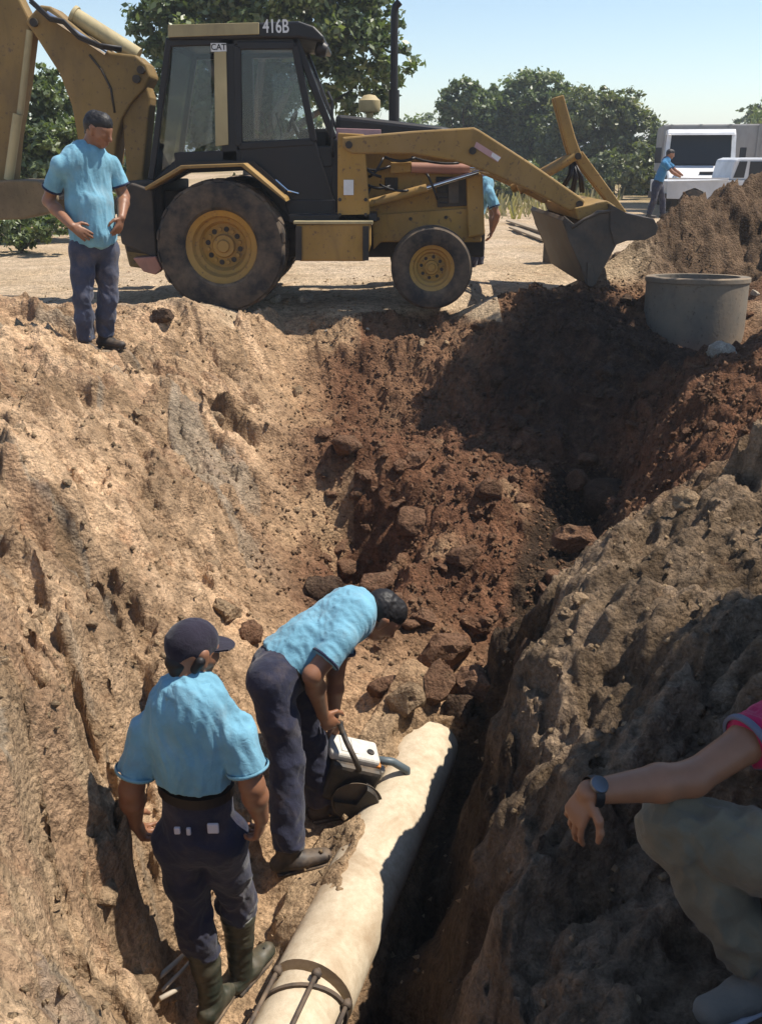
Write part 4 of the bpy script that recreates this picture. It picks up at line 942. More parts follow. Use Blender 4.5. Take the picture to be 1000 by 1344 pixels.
# bent man with the saw
Cm = dict(head=at(498, 810, 4.04), neck=at(471, 810, 3.99), chest=at(442, 814, 3.96), pelvis=at(370, 878, 3.86), hem=at(368, 872, 3.86),
          shR=at(454, 834, 3.83), elR=at(410, 886, 3.71), wrR=at(424, 938, 3.86), shL=at(458, 806, 4.12), elL=at(440, 884, 4.06), wrL=at(437, 945, 4.06),
          hipR=at(356, 893, 3.74), knR=at(377, 1000, 3.67), anR=at(378, 1118, 3.54), hipL=at(386, 866, 3.97), knL=at(408, 972, 3.95), anL=at(424, 1052, 3.93))
Cm['toeR'] = Cm['anR'] + V3((.19, .06, -.05)); Cm['toeL'] = Cm['anL'] + V3((.19, .05, -.05))
Cm.update(hdR=V3((.45, .15, -.8)), hnR=V3((.2, -.9, .3)), htR=V3((.7, .2, .4)), hdL=V3((.2, .0, -.95)), hnL=V3((.9, -.3, .2)), htL=V3((0, -.9, 0)))
PC = person('bare-headed man bending over the pipe with a handheld cutting saw', Cm, dict(fwd=(.93, .36, 0), hf=(.62, .10, -.78), hup=(.78, .1, .62), shirt=M['shirt'], trousers=M['navy'], shoes=M['shoe'], h=.007, curlR=1.1, curlL=1.1, cw=.148, seed=13, sleeve=.62, fold=.009, legL=.98))
# crouching man at the right
Dm = dict(head=V3((1.16, 2.26, .46)), neck=V3((1.20, 2.17, .30)), chest=V3((1.24, 2.12, .17)), pelvis=V3((1.34, 1.98, -.17)), hem=V3((1.33, 2.0, -.12)),
          shL=at(1046, 930, 2.14), elL=at(908, 1022, 1.98), wrL=at(772, 1040, 1.90), shR=V3((1.18, 2.38, .18)), elR=V3((1.28, 2.5, -.1)), wrR=V3((1.33, 2.38, -.28)),
          hipL=at(1105, 1150, 1.78), knL=at(884, 1086, 1.96), anL=at(1003, 1272, 1.80), hipR=V3((1.36, 2.08, -.16)), knR=V3((1.30, 2.35, -.38)), anR=V3((1.62, 2.42, -.25)))
Dm['toeL'] = Dm['anL'] + V3((-.17, -.08, -.08)); Dm['toeR'] = Dm['anR'] + V3((.05, .0, -.2))
Dm.update(hdL=V3((-.34, -.06, -.82)), hnL=V3((-.75, -.45, .35)), htL=V3((.55, -.6, -.25)))
PD = person('crouching man in crimson shirt resting his forearm on one knee at the trench edge', Dm, dict(fwd=(-.95, -.1, 0), hf=(-.9, -.2, -.3), shirt=M['red'], trousers=M['khaki'], shoes=M['runner'], h=.006, bh=.75, skin=M['skin2'], curlL=.55, cw=.165, seed=17, tfold=.020, sleeve=.50, cuff=M['greytrim'], collar=M['red'], tr=1.02, sole=M['pale'], fr=.0086, hs=.93, legL=.92))
M['watchsteel'] = plain('watch_steel', (.16, .17, .19), .25, .8)
wr, el = Dm['wrL'], Dm['elL']; d = (el - wr).normalized(); c = wr + d * .012
m = MB(); m.lathe([(.036, -.011), (.0395, -.011), (.0395, .011), (.036, .011), (.036, -.011)], c, axis=d, n=28); wt = m.build('wristwatch', M['black'], PD, auto=40)
n_ = V3((-.2, -.55, .8)); n_ = (n_ - d * n_.dot(d)).normalized()
m = MB(); m.lathe([(.021, 0), (.023, .004), (.021, .010), (0, .011)], c + n_ * .036, axis=n_, n=20); m.build('watch_case', M['watchsteel'], wt, auto=40)
# two more men farther off
Em = dict(head=at(879, 203, 26), neck=at(875, 209, 26), chest=at(872, 216, 26), pelvis=at(862, 242, 26), shR=at(871, 213, 25.85), elR=at(882, 226, 25.8), wrR=at(892, 232, 25.95), shL=at(875, 212, 26.2), elL=at(886, 224, 26.2), wrL=at(895, 230, 26.2),
          hipR=at(860, 246, 25.92), knR=at(857, 264, 25.9), anR=at(851, 281, 26), hipL=at(865, 246, 26.1), knL=at(869, 264, 26.1), anL=at(869, 281, 26.1))
Em['toeR'] = Em['anR'] + V3((.2, 0, -.05)); Em['toeL'] = Em['anL'] + V3((.2, 0, -.05))
M['shirt2'] = cloth('blue_shirt', (.04, .17, .33), .15)
person('man in blue shirt leaning on the tail of the white pickup', Em, dict(fwd=(1, 0, 0), hf=(1, -.1, -.3), shirt=M['shirt2'], trousers=M['navy'], shoes=M['shoe'], h=.016, cw=.15, seed=21))
Fm = dict(head=at(640, 222, 13.3), neck=at(637, 236, 13.25), chest=at(634, 250, 13.25), pelvis=at(618, 292, 13.2), shR=at(642, 250, 13.1), elR=at(652, 282, 13.05), wrR=at(646, 303, 13.1), shL=at(636, 246, 13.4), elL=at(646, 280, 13.45), wrL=at(645, 304, 13.4),
          hipR=at(616, 298, 13.1), knR=at(620, 328, 13.1), anR=at(618, 352, 13.15), hipL=at(620, 298, 13.3), knL=at(628, 328, 13.3), anL=at(626, 351, 13.35))
Fm['toeR'] = Fm['anR'] + V3((.2, 0, -.05)); Fm['toeL'] = Fm['anL'] + V3((.2, 0, -.05))
Fm.update(hdR=V3((-.3, 0, -.9)), hnR=V3((1, 0, 0)), htR=V3((0, 1, 0)))
person('stooping man in turquoise shirt half hidden behind the front wheel of the backhoe', Fm, dict(fwd=(1, 0, 0), hf=(.8, 0, -.6), hup=(.6, 0, .8), shirt=M['shirt'], trousers=M['navy'], shoes=M['shoe'], h=.012, cw=.15, seed=25, fr=.012))
# ------------------------------------------------------------------ pipe, coupling, saw, ring and other things in and round the trench
def pipe_mat():
    g = NG('pipe_cement'); v = g.coord(); n = g.noise(3, 6, .7, v, .5); n2 = g.noise(30, 5, .7, v); n3 = g.noise(1.6, 4, .6, v)
    c = g.mix(g.ramp(n2, [(.3, 0.0), (.7, 1.0)]), (.50, .41, .29), (.64, .54, .40))
    c = g.mix(g.ramp(n, [(.46, 0.0), (.66, .85)]), c, (.38, .275, .175))
    c = g.mix(g.ramp(n3, [(.55, 0.0), (.75, .5)]), c, (.45, .36, .26))
    g.bump(n2, .35, .006); return g.set(c, .85, 0.0, .25)
M['pipe'] = pipe_mat(); M['iron'] = paint('rusty_iron', (.055, .045, .040), .6, .5, 10, (.12, .05, .025))
PR = .175
pa, pb = atz(408, 1262, -1.49), atz(560, 948, -1.40)
axp = (pb - pa).normalized()
p0 = pa - Vector((0, 0, PR * .96)); p1 = pb - Vector((0, 0, PR * .96)) + axp * .30
pipe = MB(); N = 34
def ringpts(c, r): 
    sd_ = axp.cross(Vector((0, 0, 1)))
    return [c + sd_ * r * math.cos(2 * math.pi * k / N) + Vector((0, 0, 1)) * r * math.sin(2 * math.pi * k / N) for k in range(N)]
vs = []; rows = 40
for i in range(rows + 1):
    c = lerp(p0, p1, i / rows)
    vs += [q + (q - c).normalized() * .004 * pnoise(np.array([q.x * 9]), np.array([q.y * 9]), np.array([q.z * 9]))[0] for q in ringpts(c, PR)]
pipe.add(vs, [(i * N + k, i * N + (k + 1) % N, (i + 1) * N + (k + 1) % N, (i + 1) * N + k) for i in range(rows) for k in range(N)] + [tuple(range(N - 1, -1, -1)), tuple(rows * N + k for k in range(N))])
po = pipe.build('water_pipe', M['pipe'], None, smooth=False, auto=50); tag(po, 'pale cement pipe running along the trench floor half covered by soil', 'pipe')
# lower pipe length with a bolted coupling
cp = thing('pipe_coupling', p0 - axp * .1 + Vector((0, 0, -PR)), 'short pale pipe end clamped by dark iron rings and long bolts at the trench bottom', 'coupling')
e0, e1 = p0 - axp * .95, p0 - axp * .03
m = MB(); m.tube([e0, e1], .158, 34); m.build('pipe_sleeve', M['pipe'], cp, auto=50)
for c in (p0 - axp * .10, p0 - axp * .62):
    m = MB(); m.lathe([(.156, -.009), (.180, -.008), (.183, 0), (.180, .008), (.156, .009)], c, axis=axp, n=36); rg = m.build('clamp_ring', M['iron'], cp, auto=40)
sd_ = axp.cross(Vector((0, 0, 1)))
for a in (20, 75, 132, 188):
    o_ = sd_ *   .182 * math.cos(R(a)) + Vector((0, 0, 1)) *   .182 * math.sin(R(a))
    m = MB(); m.tube([p0 - axp * .68 + o_, p0 - axp * .03 + o_], .0095, 8)
    for c in (p0 - axp * .055 + o_, p0 - axp * .655 + o_): m.tube([c - axp * .012, c + axp * .012], .02, 6)
    m.build('clamp_bolt', M['iron'], cp, auto=40)
# cutting saw held over the pipe
sc_ = at(457, 1004, 3.97)
saw = thing('cutting_saw', sc_, 'handheld cutting saw with white cover and dark blade guard lowered onto the pale pipe', 'power saw')
ex = V3((.91, .18, -.36)).normalized(); ey = V3((-.2, .97, .1)); ey = (ey - ex * ey.dot(ex)).normalized(); ez = ex.cross(ey); RM = Matrix((ex, ey, ez)).transposed()
def L(x_, y_, z_): return sc_ + RM @ V3((x_, y_, z_))
def lbox(mb, c, s_): mb.box(L(*c), s_, RM)
M['sawdark'] = paint('saw_dark', (.020, .021, .022), .5, .4, 12); M['sawgrey'] = plain('saw_grey', (.10, .125, .14), .45); M['orange'] = plain('saw_orange', (.65, .22, .03), .5); M['sawwhite'] = paint('saw_white', (.70, .68, .62), .5, .35, 10)
m = MB(); lbox(m, (0.02, .0, -.05), (.26, .20, .22)); m.build('motor_body', M['sawdark'], saw, bevel=.02)
m = MB(); lbox(m, (.0, .02, .075), (.26, .16, .05)); cv = m.build('top_cover', M['sawwhite'], saw, bevel=.018, seg=3)
m = MB(); m.lathe([(0, .006), (.018, .005), (.02, 0)], L(.08, .0, .102), axis=ez, n=16); m.build('filter_knob', M['sawdark'], cv)
m = MB(); lbox(m, (.125, -.03, .05), (.03, .06, .05)); m.build('cover_latch', M['orange'], cv, bevel=.006)
for q in (-.06, 0.0):
    m = MB(); lbox(m, (q, .02, .1015), (.035, .11, .006)); m.build('cover_rib', M['sawwhite'], cv, bevel=.003)
m = MB(); m.lathe([(.0, -.03), (.105, -.03), (.112, -.02), (.112, .02), (.105, .03), (0, .03)], L(.06, -.13, -.10), axis=ey, n=36, a0=R(-60), a1=R(190)); m.build('blade_guard', M['sawdark'], saw, auto=40)
m = MB(); m.lathe([(0, -.002), (.125, -.002), (.125, .002), (0, .002)], L(.07, -.13, -.11), axis=ey, n=40); m.build('cutting_disc', M['steel'], saw, auto=30)
hp = [L(.13, .02, .05), L(.22, .02, .06), L(.31, .02, .03), L(.335, .02, -.03), L(.30, .02, -.09), L(.20, .02, -.10), L(.13, .02, -.08)]
m = MB(); m.tube(hp, .021, 10); m.build('rear_handle', M['sawgrey'], saw, smooth=True)
m = MB(); lbox(m, (.17, .02, -.02), (.06, .05, .07)); m.build('fuel_tank', M['sawwhite'], saw, bevel=.012)
hp = [L(.02, -.10, .06), L(-.03, -.13, .13), L(-.09, -.06, .18), L(-.11, .04, .19), L(-.08, .12, .15), L(-.05, .12, .02)]
m = MB(); m.tube(hp, .014, 10); m.build('front_handle', M['sawdark'], saw, smooth=True)
hp = [L(.12, -.06, -.11), L(.19, -.10, -.13), L(.22, -.10, -.18), L(.15, -.10, -.19), L(.08, -.08, -.14)]
m = MB(); m.tube(hp, .012, 8); m.build('guard_loop', M['black'], saw, smooth=True)
# sticks on the trench floor
M['stick'] = plain('weathered_wood', (.42, .36, .28), .8); M['wood'] = plain('rough_timber', (.34, .26, .17), .8)
for lab, (u0, v0), (u1, v1), r_, zo in (('long pale stick lying beside the rubber boots', (207, 1304), (249, 1246), .011, .03), ('pale stick crossing under the long one beside the boots', (213, 1300), (256, 1255), .008, .06), ('short pale stick broken off on the trench floor beside the boots', (210, 1311), (237, 1297), .010, .05)):
    a, b = atz(u0, v0, -1.54 + zo), atz(u1, v1, -1.58 + zo)
    a.z = max(a.z, gz(a.x, a.y) + .02); b.z = max(b.z, gz(b.x, b.y) + .02)
    m = MB(); mid = (a + b) / 2 + V3((.008, .0, .006)); m.tube([a, mid, b], [r_, r_ * .95, r_ * .8], 8)
    o_ = m.build('stick', M['stick'], None, smooth=True); tag(o_, lab, 'stick', 'sticks on the trench floor')
# concrete manhole ring beside the trench
rr = 131 / 2 / FPX * (9.3 / ray(913, 400)[1]); rc = at(914, 418, 9.0 + rr * .8); zt = at(913, 374, 9.0).z + .02; zb_ = zt - 1.4
m = MB(); m.lathe([(rr - .085, zb_), (rr, zb_), (rr, zt - .05), (rr + .012, zt - .045), (rr + .012, zt - .008), (rr + .004, zt), (rr - .085, zt), (rr - .085, zb_)], (rc.x, 9.0 + rr, 0), axis=(0, .055, 1), n=64)
o_ = m.build('concrete_ring', M['concrete'], None, auto=35); tag(o_, 'grey concrete manhole ring half sunk in soil beside the dark mound', 'manhole ring')
# smaller pale block and boards behind the front bucket
c = at(729, 318, 13.2); g0 = gz(c.x, c.y)
m = MB(); m.lathe([(.10, 0), (.16, 0), (.16, .5), (.10, .5), (.10, 0)], (c.x, c.y, g0 - .05), axis=(0, 0, 1), n=24); o_ = m.build('concrete_pipe', M['concrete'], None, auto=35); tag(o_, 'short upright concrete pipe piece standing behind the front bucket', 'pipe piece')
for lab, a, b in (('weathered board lying on the haul road behind the bucket', (668, 291), (722, 308)), ('darker board lying below the other on the haul road', (672, 300), (716, 316))):
    pa_ = atz(*a, .03); pb_2 = atz(*b, .03); pa_.z = gz(pa_.x, pa_.y) + .05; pb_2.z = gz(pb_2.x, pb_2.y) + .05
    m = MB(); m.bar(pa_, pb_2, .16, .035); o_ = m.build('wooden_board', M['wood'], None, bevel=.005); tag(o_, lab, 'board', 'boards on the haul road')
# a spade handle lying in the loose fill
a = atz(462, 966, -1.36); b = atz(560, 850, -1.14); a.z = gz(a.x, a.y) + .03; b.z = gz(b.x, b.y) + .05

# ------------------------------------------------------------------ truck and pickup
tr = thing('tipper_truck', at(930, 262, 30), 'white truck with sloping bonnet and grey load body parked on the dirt road', 'truck')
TD = 29.0
def q_(u, v, D=TD): return at(u, v, D)
k = TD / ray(930, 200)[1] / FPX                                  # metres per pixel
cx = q_(930, 200).x; z0 = .0
zr_, zw, zh = at(930, 172, TD).z, at(930, 216, TD).z, at(930, 234, TD - 1.2).z
hw = 44 * k
def yz(poly_, x0, x1):                                          # prism across x from (y, z) outline
    m = MB(); n = len(poly_); m.add([(x0, a, b) for a, b in poly_] + [(x1, a, b) for a, b in poly_], [tuple(range(n)), tuple(range(2 * n - 1, n - 1, -1))] + [(i, (i + 1) % n, (i + 1) % n + n, i + n) for i in range(n)]); return m
yz([(TD - 1.35, .55), (TD - 1.35, zh - .05), (TD - 1.2, zh + .02), (TD - .05, zw - .02), (TD - .05, .55)], cx - hw * .93, cx + hw * .93).build('bonnet', M['white'], tr, bevel=.08, seg=3)
m = yz([(TD - .05, .6), (TD - .05, zw - .03), (TD + 1.5, zw - .03), (TD + 1.5, .6)], cx - hw, cx + hw); m.build('cab_lower', M['white'], tr, bevel=.03)
m = yz([(TD + .18, zr_ - .04), (TD + .10, zr_ - .10), (TD + 1.5, zr_ - .10), (TD + 1.5, zr_ + .06), (TD + .3, zr_ + .06)], cx - hw * .98, cx + hw * .98); m.build('cab_roof', M['white'], tr, bevel=.03)
m = yz([(TD - .15, zr_ - .10), (TD - .12, zr_ - .04), (TD + .12, zr_ + .0), (TD + .12, zr_ - .06)], cx - hw * .9, cx + hw * .9); m.build('sun_visor', M['white'], tr)
for sx in (-1, 1):
    m = MB(); m.bar((cx + sx * hw * .96, TD - .03, zw - .05), (cx + sx * hw * .92, TD + .2, zr_ - .06), .12, .1); m.build('cab_pillar', M['white'], tr); m = MB(); m.bar((cx + sx * hw * .96, TD + 1.4, zw - .05), (cx + sx * hw * .94, TD + 1.4, zr_ - .06), .12, .1); m.build('cab_pillar', M['white'], tr)
    m = MB(); m.box((cx + sx * (hw + .2), TD - .05, zw + .25), (.18, .06, .42)); mr = m.build('side_mirror', M['black'], tr, bevel=.02)
    m = MB(); m.tube([(cx + sx * hw, TD, zw), (cx + sx * (hw + .2), TD - .03, zw + .1)], .02, 6); m.build('mirror_arm', M['black'], mr)
    m = MB(); m.lathe([(0, .04), (.10, .03), (.12, 0)], (cx + sx * hw * .7, TD - 1.37, .9), axis=(0, -1, 0), n=16); m.build('headlight', M['chrome'], tr)
    for yy in (-.5, 3.6):
        m = MB(); m.tube([(cx + sx * hw * .8 - .15, TD + yy, .5), (cx + sx * hw * .8 + .15, TD + yy, .5)], .5, 24); m.build('wheel', M['rubber'], tr, auto=40)
m = MB(); m.add([(cx - hw * .88, TD - .03, zw), (cx + hw * .88, TD - .03, zw), (cx + hw * .88, TD + .17, zr_ - .08), (cx - hw * .88, TD + .17, zr_ - .08), (cx - hw * .88, TD - .01, zw), (cx + hw * .88, TD - .01, zw), (cx + hw * .88, TD + .19, zr_ - .08), (cx - hw * .88, TD + .19, zr_ - .08)], [(0, 1, 2, 3), (7, 6, 5, 4), (0, 4, 5, 1), (1, 5, 6, 2), (2, 6, 7, 3), (3, 7, 4, 0)]); m.build('windscreen', M['darkglass'], tr)
m = MB(); m.box((cx + hw * .25, TD - .95, zh + .10), (.55, .03, .14), Matrix.Rotation(.5, 3, 'X')); m.build('bonnet_vent', M['black'], tr)
m = MB(); m.box((cx, TD + .9, (zw + .5) / 2 + .5), (hw * 1.7, .5, 1.0)); m.build('cab_seats', M['black'], tr, bevel=.05)
zl = at(930, 163, TD + 2).z
m = MB(); m.box((cx + .9, TD + 4.2, (zl + 1.0) / 2), (hw * 2 + 1.9, 4.4, zl - 1.0)); lb = m.build('load_body', M['grey'], tr, bevel=.05)
for k_ in range(5):
    m = MB(); m.box((cx + .9 - hw - .7 + k_ * .85, TD + 1.98, (zl + 1.0) / 2), (.08, .05, zl - 1.0)); m.build('body_rib', M['grey'], lb)
m = MB(); m.box((cx, TD + 2.5, .75), (hw * 1.2, 7, .22)); m.build('chassis', M['dark'], tr)
tr.rotation_euler.z = R(-13)
pk = thing('pickup', at(930, 268, 26.6), 'white pickup seen from its side in front of the truck behind the soil heap', 'pickup')
PD_ = 26.3; k = PD_ / ray(930, 240)[1] / FPX
X0 = at(876, 240, PD_).x; zt_ = at(930, 236, PD_).z
def px(u): return at(u, 240, PD_).x
m = MB(); m.prism([(X0, .45), (X0 - .02, zt_ - .03), (px(955), zt_), (px(955), zt_ - .02), (px(1060), zt_ - .02), (px(1095), zt_ - .12), (px(1098), .45), (px(1070), .42), (px(1064), .62), (px(1050), .72), (px(1036), .62), (px(1030), .42), (px(930), .42), (px(924), .62), (px(912), .72), (px(899), .62), (px(893), .44)], PD_, PD_ + 1.65); bd = m.build('body', M['vwhite'], pk, bevel=.03)
zr2 = at(975, 207, PD_).z
m = MB(); m.prism([(px(957), zt_ - .01), (px(962), zr2 - .05), (px(970), zr2), (px(1020), zr2), (px(1040), zt_ - .01)], PD_ + .08, PD_ + 1.57); m.build('cab', M['vwhite'], pk, bevel=.05)
for a, b, c_, d_ in ((962, 968, 978, 976), (982, 982, 1012, 1026)):
    m = MB(); m.prism([(px(a), zt_ + .05), (px(b), zr2 - .09), (px(c_), zr2 - .09), (px(d_), zt_ + .05)], PD_ + .06, PD_ + .078); m.build('side_window', M['black'], pk)
m = MB(); m.bar((X0, PD_ - .02, zt_ + .03), (px(955), PD_ - .02, zt_ + .03), .05, .04); m.build('bed_rail', M['white'], pk)
m = MB(); m.box((X0 - .03, PD_ + .8, .5), (.08, 1.6, .16)); m.build('bumper', M['dark'], pk, bevel=.02)
for xx in (px(912), px(1050)):
    for yy in (PD_ + .12, PD_ + 1.5):
        m = MB(); m.tube([(xx, yy - .1, .33), (xx, yy + .1, .33)], .34, 24); wl = m.build('wheel', M['rubber'], pk, auto=40)
        m = MB(); m.tube([(xx, yy - .105, .33), (xx, yy + .105, .33)], .19, 16); m.build('rim', M['steel'], wl, auto=40)

# ------------------------------------------------------------------ vegetation
def leaf_mat(name, cols, trans=.35):
    g = NG(name); a = g.n('ShaderNodeAttribute', attribute_name='tone'); sp = g.n('ShaderNodeSeparateColor'); g.l(a.outputs['Color'], sp.inputs[0])
    c = g.ramp(sp.outputs[0], [(i / (len(cols) - 1), q) for i, q in enumerate(cols)])
    d = g.n('ShaderNodeBsdfDiffuse'); t_ = g.n('ShaderNodeBsdfTranslucent'); gl = g.n('ShaderNodeBsdfGlossy'); gl.inputs['Roughness'].default_value = .45
    g.l(c, d.inputs[0]); g.l(g.mix(1.0, c, (1.2, 1.35, .55), 'MULTIPLY'), t_.inputs[0])
    ms = g.n('ShaderNodeMixShader'); ms.inputs[0].default_value = trans; g.l(d.outputs[0], ms.inputs[1]); g.l(t_.outputs[0], ms.inputs[2])
    ms2 = g.n('ShaderNodeMixShader'); ms2.inputs[0].default_value = .06; g.l(ms.outputs[0], ms2.inputs[1]); g.l(gl.outputs[0], ms2.inputs[2]); g.l(ms2.outputs[0], g.out.inputs['Surface']); return g.m
M['leafd'] = leaf_mat('dark_leaves', [(.042, .064, .024), (.085, .122, .042), (.14, .18, .065), (.23, .26, .10)])
M['leafm'] = leaf_mat('mid_leaves', [(.050, .074, .028), (.105, .142, .05), (.17, .21, .08), (.25, .275, .12)])
M['leafy'] = leaf_mat('yellow_leaves', [(.06, .075, .024), (.10, .12, .038), (.16, .18, .06), (.25, .25, .09)])
M['drygrass'] = leaf_mat('dry_grass', [(.12, .11, .045), (.22, .19, .085), (.34, .28, .14), (.42, .36, .20)])
M['bark'] = plain('bark', (.10, .08, .06), .9)
def leaf_cloud(blobs, n, size, seed, flat=.6, clump=.5):
    """leaves gathered in sprays that stand round the crown masses, with open gaps between them"""
    r = np.random.default_rng(seed); b = np.array([(*c, *rad) for c, rad in blobs]); vol = b[:, 3] * b[:, 5]; vol = vol / vol.sum()
    ns = max(24, int(n / 70)); pk = r.choice(len(b), ns, p=vol)
    d = r.normal(size=(ns, 3)); d /= np.linalg.norm(d, axis=1)[:, None]; rad = (.25 + .8 * r.random(ns) ** .55)
    S = b[pk, :3] + d * b[pk, 3:] * rad[:, None]; sr = b[pk, 3:].mean(1) * r.uniform(.14, .34, ns); tone_s = .45 + .16 * r.normal(size=ns)
    m_ = pnoise(S[:, 0] / sr.mean() * .35, S[:, 1] / sr.mean() * .35, S[:, 2] / sr.mean() * .35, seed) > -.5 * clump
    S, sr, d, tone_s = S[m_], sr[m_], d[m_], tone_s[m_]; ns = len(S)
    w_ = sr ** 1.6; pick = r.choice(ns, n, p=w_ / w_.sum())
    e = r.normal(size=(n, 3)); e /= np.linalg.norm(e, axis=1)[:, None]; q = r.random(n) ** .6
    P = S[pick] + e * (sr[pick] * q * (1 + .35 * r.normal(size=n)))[:, None] * np.array((1.15, 1.15, .75))
    nrm = e * .45 + d[pick] * .3 + r.normal(size=(n, 3)) * .75 + np.array((0, 0, flat)); nrm /= np.linalg.norm(nrm, axis=1)[:, None]
    t = np.cross(nrm, r.normal(size=(n, 3))); t /= np.linalg.norm(t, axis=1)[:, None]; u = np.cross(nrm, t)
    L_ = size * (.55 + .9 * r.random(n))[:, None]; Wd = L_ * (.38 + .25 * r.random(n))[:, None]
    V = np.stack([P - t * L_ * .5, P + u * Wd * .5 - nrm * L_ * .08, P + t * L_ * .5 - nrm * L_ * .15, P - u * Wd * .5 - nrm * L_ * .08], 1).reshape(-1, 3)
    tone = np.clip(tone_s[pick] + .14 * r.normal(size=n), 0, 1)
    return V, np.arange(4 * n).reshape(-1, 4), np.repeat(tone, 4)
def tree(name, label, cat, base, blobs, n, size, mat, seed, trunk=.18, group=None, clump=.5, stems=None, limbs=6):
    base = Vector(base); t = thing(name, base, label, cat, group)
    V, F, tone = leaf_cloud(blobs, n, size, seed, clump=clump)
    np_mesh('crown' if trunk > .04 else 'foliage', V, F, M[mat], t, smooth=False, cols=np.c_[tone, tone, tone].astype(np.float32))
    r = random.Random(seed); m = MB(); top = sum((Vector(c) for c, _ in blobs), Vector()) / len(blobs)
    for s0 in (stems or [(0, 0)]):
        b0 = base + Vector((s0[0], s0[1], -.15)); fork = lerp(b0, top, .42) + Vector((r.uniform(-.2, .2), r.uniform(-.2, .2), 0)) * (trunk * 4); fork.x = .5 * fork.x + .5 * b0.x
        m.tube([b0, lerp(b0, fork, .3) + Vector((r.uniform(-1, 1), 0, 0)) * trunk * .4, fork], [trunk * 1.25, trunk, trunk * .75], 9)
        for c, rad in r.sample(blobs, min(limbs, len(blobs))):
            c = Vector(c) + Vector((r.uniform(-.3, .3) * rad[0], r.uniform(-.3, .3) * rad[1], .2 * rad[2])); mid = lerp(fork, c, .5) + Vector((0, 0, .12 * rad[2]))
            m.tube([fork - Vector((0, 0, .05)), mid, c], [trunk * .55, trunk * .35, trunk * .10], 7)
    m.build('trunk' if trunk > .04 else 'stem', M['bark'], t, smooth=True)
    return t
def blobs_px(lst, D):                       # (u, v, radius_u, radius_v, depth offset) -> crown masses
    out = []
    for u, v, ru, rv, dy in lst:
        p = at(u, v, D + dy); k = (D + dy) / ray(u, v)[1] / FPX; out.append(((p.x, p.y, p.z), (ru * k, max(ru, rv) * k * .8, rv * k)))
    return out
D = 21.0
bb = blobs_px([(235, 40, 55, 55, 0), (300, -10, 75, 60, .5), (380, -5, 80, 60, 0), (455, 20, 60, 55, .5), (500, 70, 42, 42, 0), (430, 90, 45, 50, .6), (225, 110, 40, 45, .8), (210, 15, 30, 35, 0), (470, 125, 42, 32, 1), (260, 90, 60, 70, 1), (340, 90, 80, 70, 1.2), (300, 160, 90, 45, 1.2), (500, 20, 30, 30, .2), (505, 110, 30, 26, .5)], D)
bt = at(330, 300, D); tree('broadleaf_tree', 'large dark green tree rising behind the cab of the backhoe', 'tree', (bt.x, D, gz(bt.x, D)), bb, 60000, .15, 'leafd', 31, .22, clump=.62)
D = 18.5
bb = blobs_px([(20, 150, 50, 55, 0), (70, 135, 38, 45, .4), (85, 195, 40, 60, 0), (40, 230, 60, 55, -.2), (100, 250, 40, 45, .3), (10, 270, 50, 40, 0), (-50, 180, 60, 70, .5), (-110, 230, 60, 70, 0), (62, 110, 22, 26, .3)], D)
bt = at(60, 318, D); tree('bushy_tree', 'bushy green tree behind the man standing on the rim', 'tree', (bt.x, D, gz(bt.x, D)), bb, 34000, .12, 'leafm', 32, .12, clump=.7)
bb = blobs_px([(195, 225, 26, 34, 0), (170, 250, 30, 40, .3), (212, 262, 24, 30, .2)], 20)
bt = at(190, 300, 20); tree('shrub', 'green shrub showing between the boom and the cab', 'shrub', (bt.x, 20, gz(bt.x, 20)), bb, 5000, .12, 'leafm', 33, .03, clump=.8)
bb = blobs_px([(20, 300, 40, 22, 0), (65, 300, 34, 20, -.2), (-30, 296, 40, 26, .1)], 16.2)
bt = at(30, 330, 16.2); tree('shrub', 'low green scrub beside the haul road below the bushy tree', 'shrub', (bt.x, 16.2, gz(bt.x, 16.2)), bb, 6000, .09, 'leafm', 34, .03, clump=.8)
D = 44
bb = blobs_px([(604, 128, 30, 22, 0), (630, 150, 28, 26, .6), (590, 150, 20, 18, .5), (612, 175, 34, 26, 1)], D)
bt = at(606, 262, D); tree('broadleaf_tree', 'dark round-topped tree leftmost of the far tree clump', 'tree', (bt.x, D, gz(bt.x, D)), bb, 16000, .22, 'leafd', 35, .16, 'trees beyond the haul road', .62)
bb = blobs_px([(690, 135, 44, 36, 0), (660, 160, 36, 36, .5), (725, 125, 34, 26, .4), (700, 180, 50, 40, .8), (655, 205, 36, 34, .4), (640, 130, 26, 22, .6)], D + 1)
bt = at(690, 262, D + 1); tree('broadleaf_tree', 'tall dark green tree in the middle of the far tree clump', 'tree', (bt.x, D + 1, gz(bt.x, D + 1)), bb, 30000, .22, 'leafm', 36, .2, 'trees beyond the haul road', .7)
bb = blobs_px([(770, 150, 44, 36, 0), (815, 150, 36, 34, .4), (845, 185, 30, 36, 0), (790, 195, 46, 36, .8), (745, 185, 36, 40, .5), (800, 128, 30, 18, .4)], D - 1)
bt = at(800, 262, D - 1); tree('broadleaf_tree', 'pale green tree at the right end of the far tree clump', 'tree', (bt.x, D - 1, gz(bt.x, D - 1)), bb, 28000, .2, 'leafy', 37, .18, 'trees beyond the haul road', .7)
bb = blobs_px([(815, 225, 34, 26, 0), (765, 232, 34, 22, .4), (850, 222, 24, 30, .3)], 38)
bt = at(812, 256, 38); tree('shrub', 'yellowish bush in front of the pale green tree left of the truck', 'shrub', (bt.x, 38, gz(bt.x, 38)), bb, 8000, .2, 'leafy', 38, .03, clump=.8)
bb = blobs_px([(664, 248, 30, 16, 0), (705, 246, 34, 18, .3), (635, 244, 24, 18, .3)], 36)
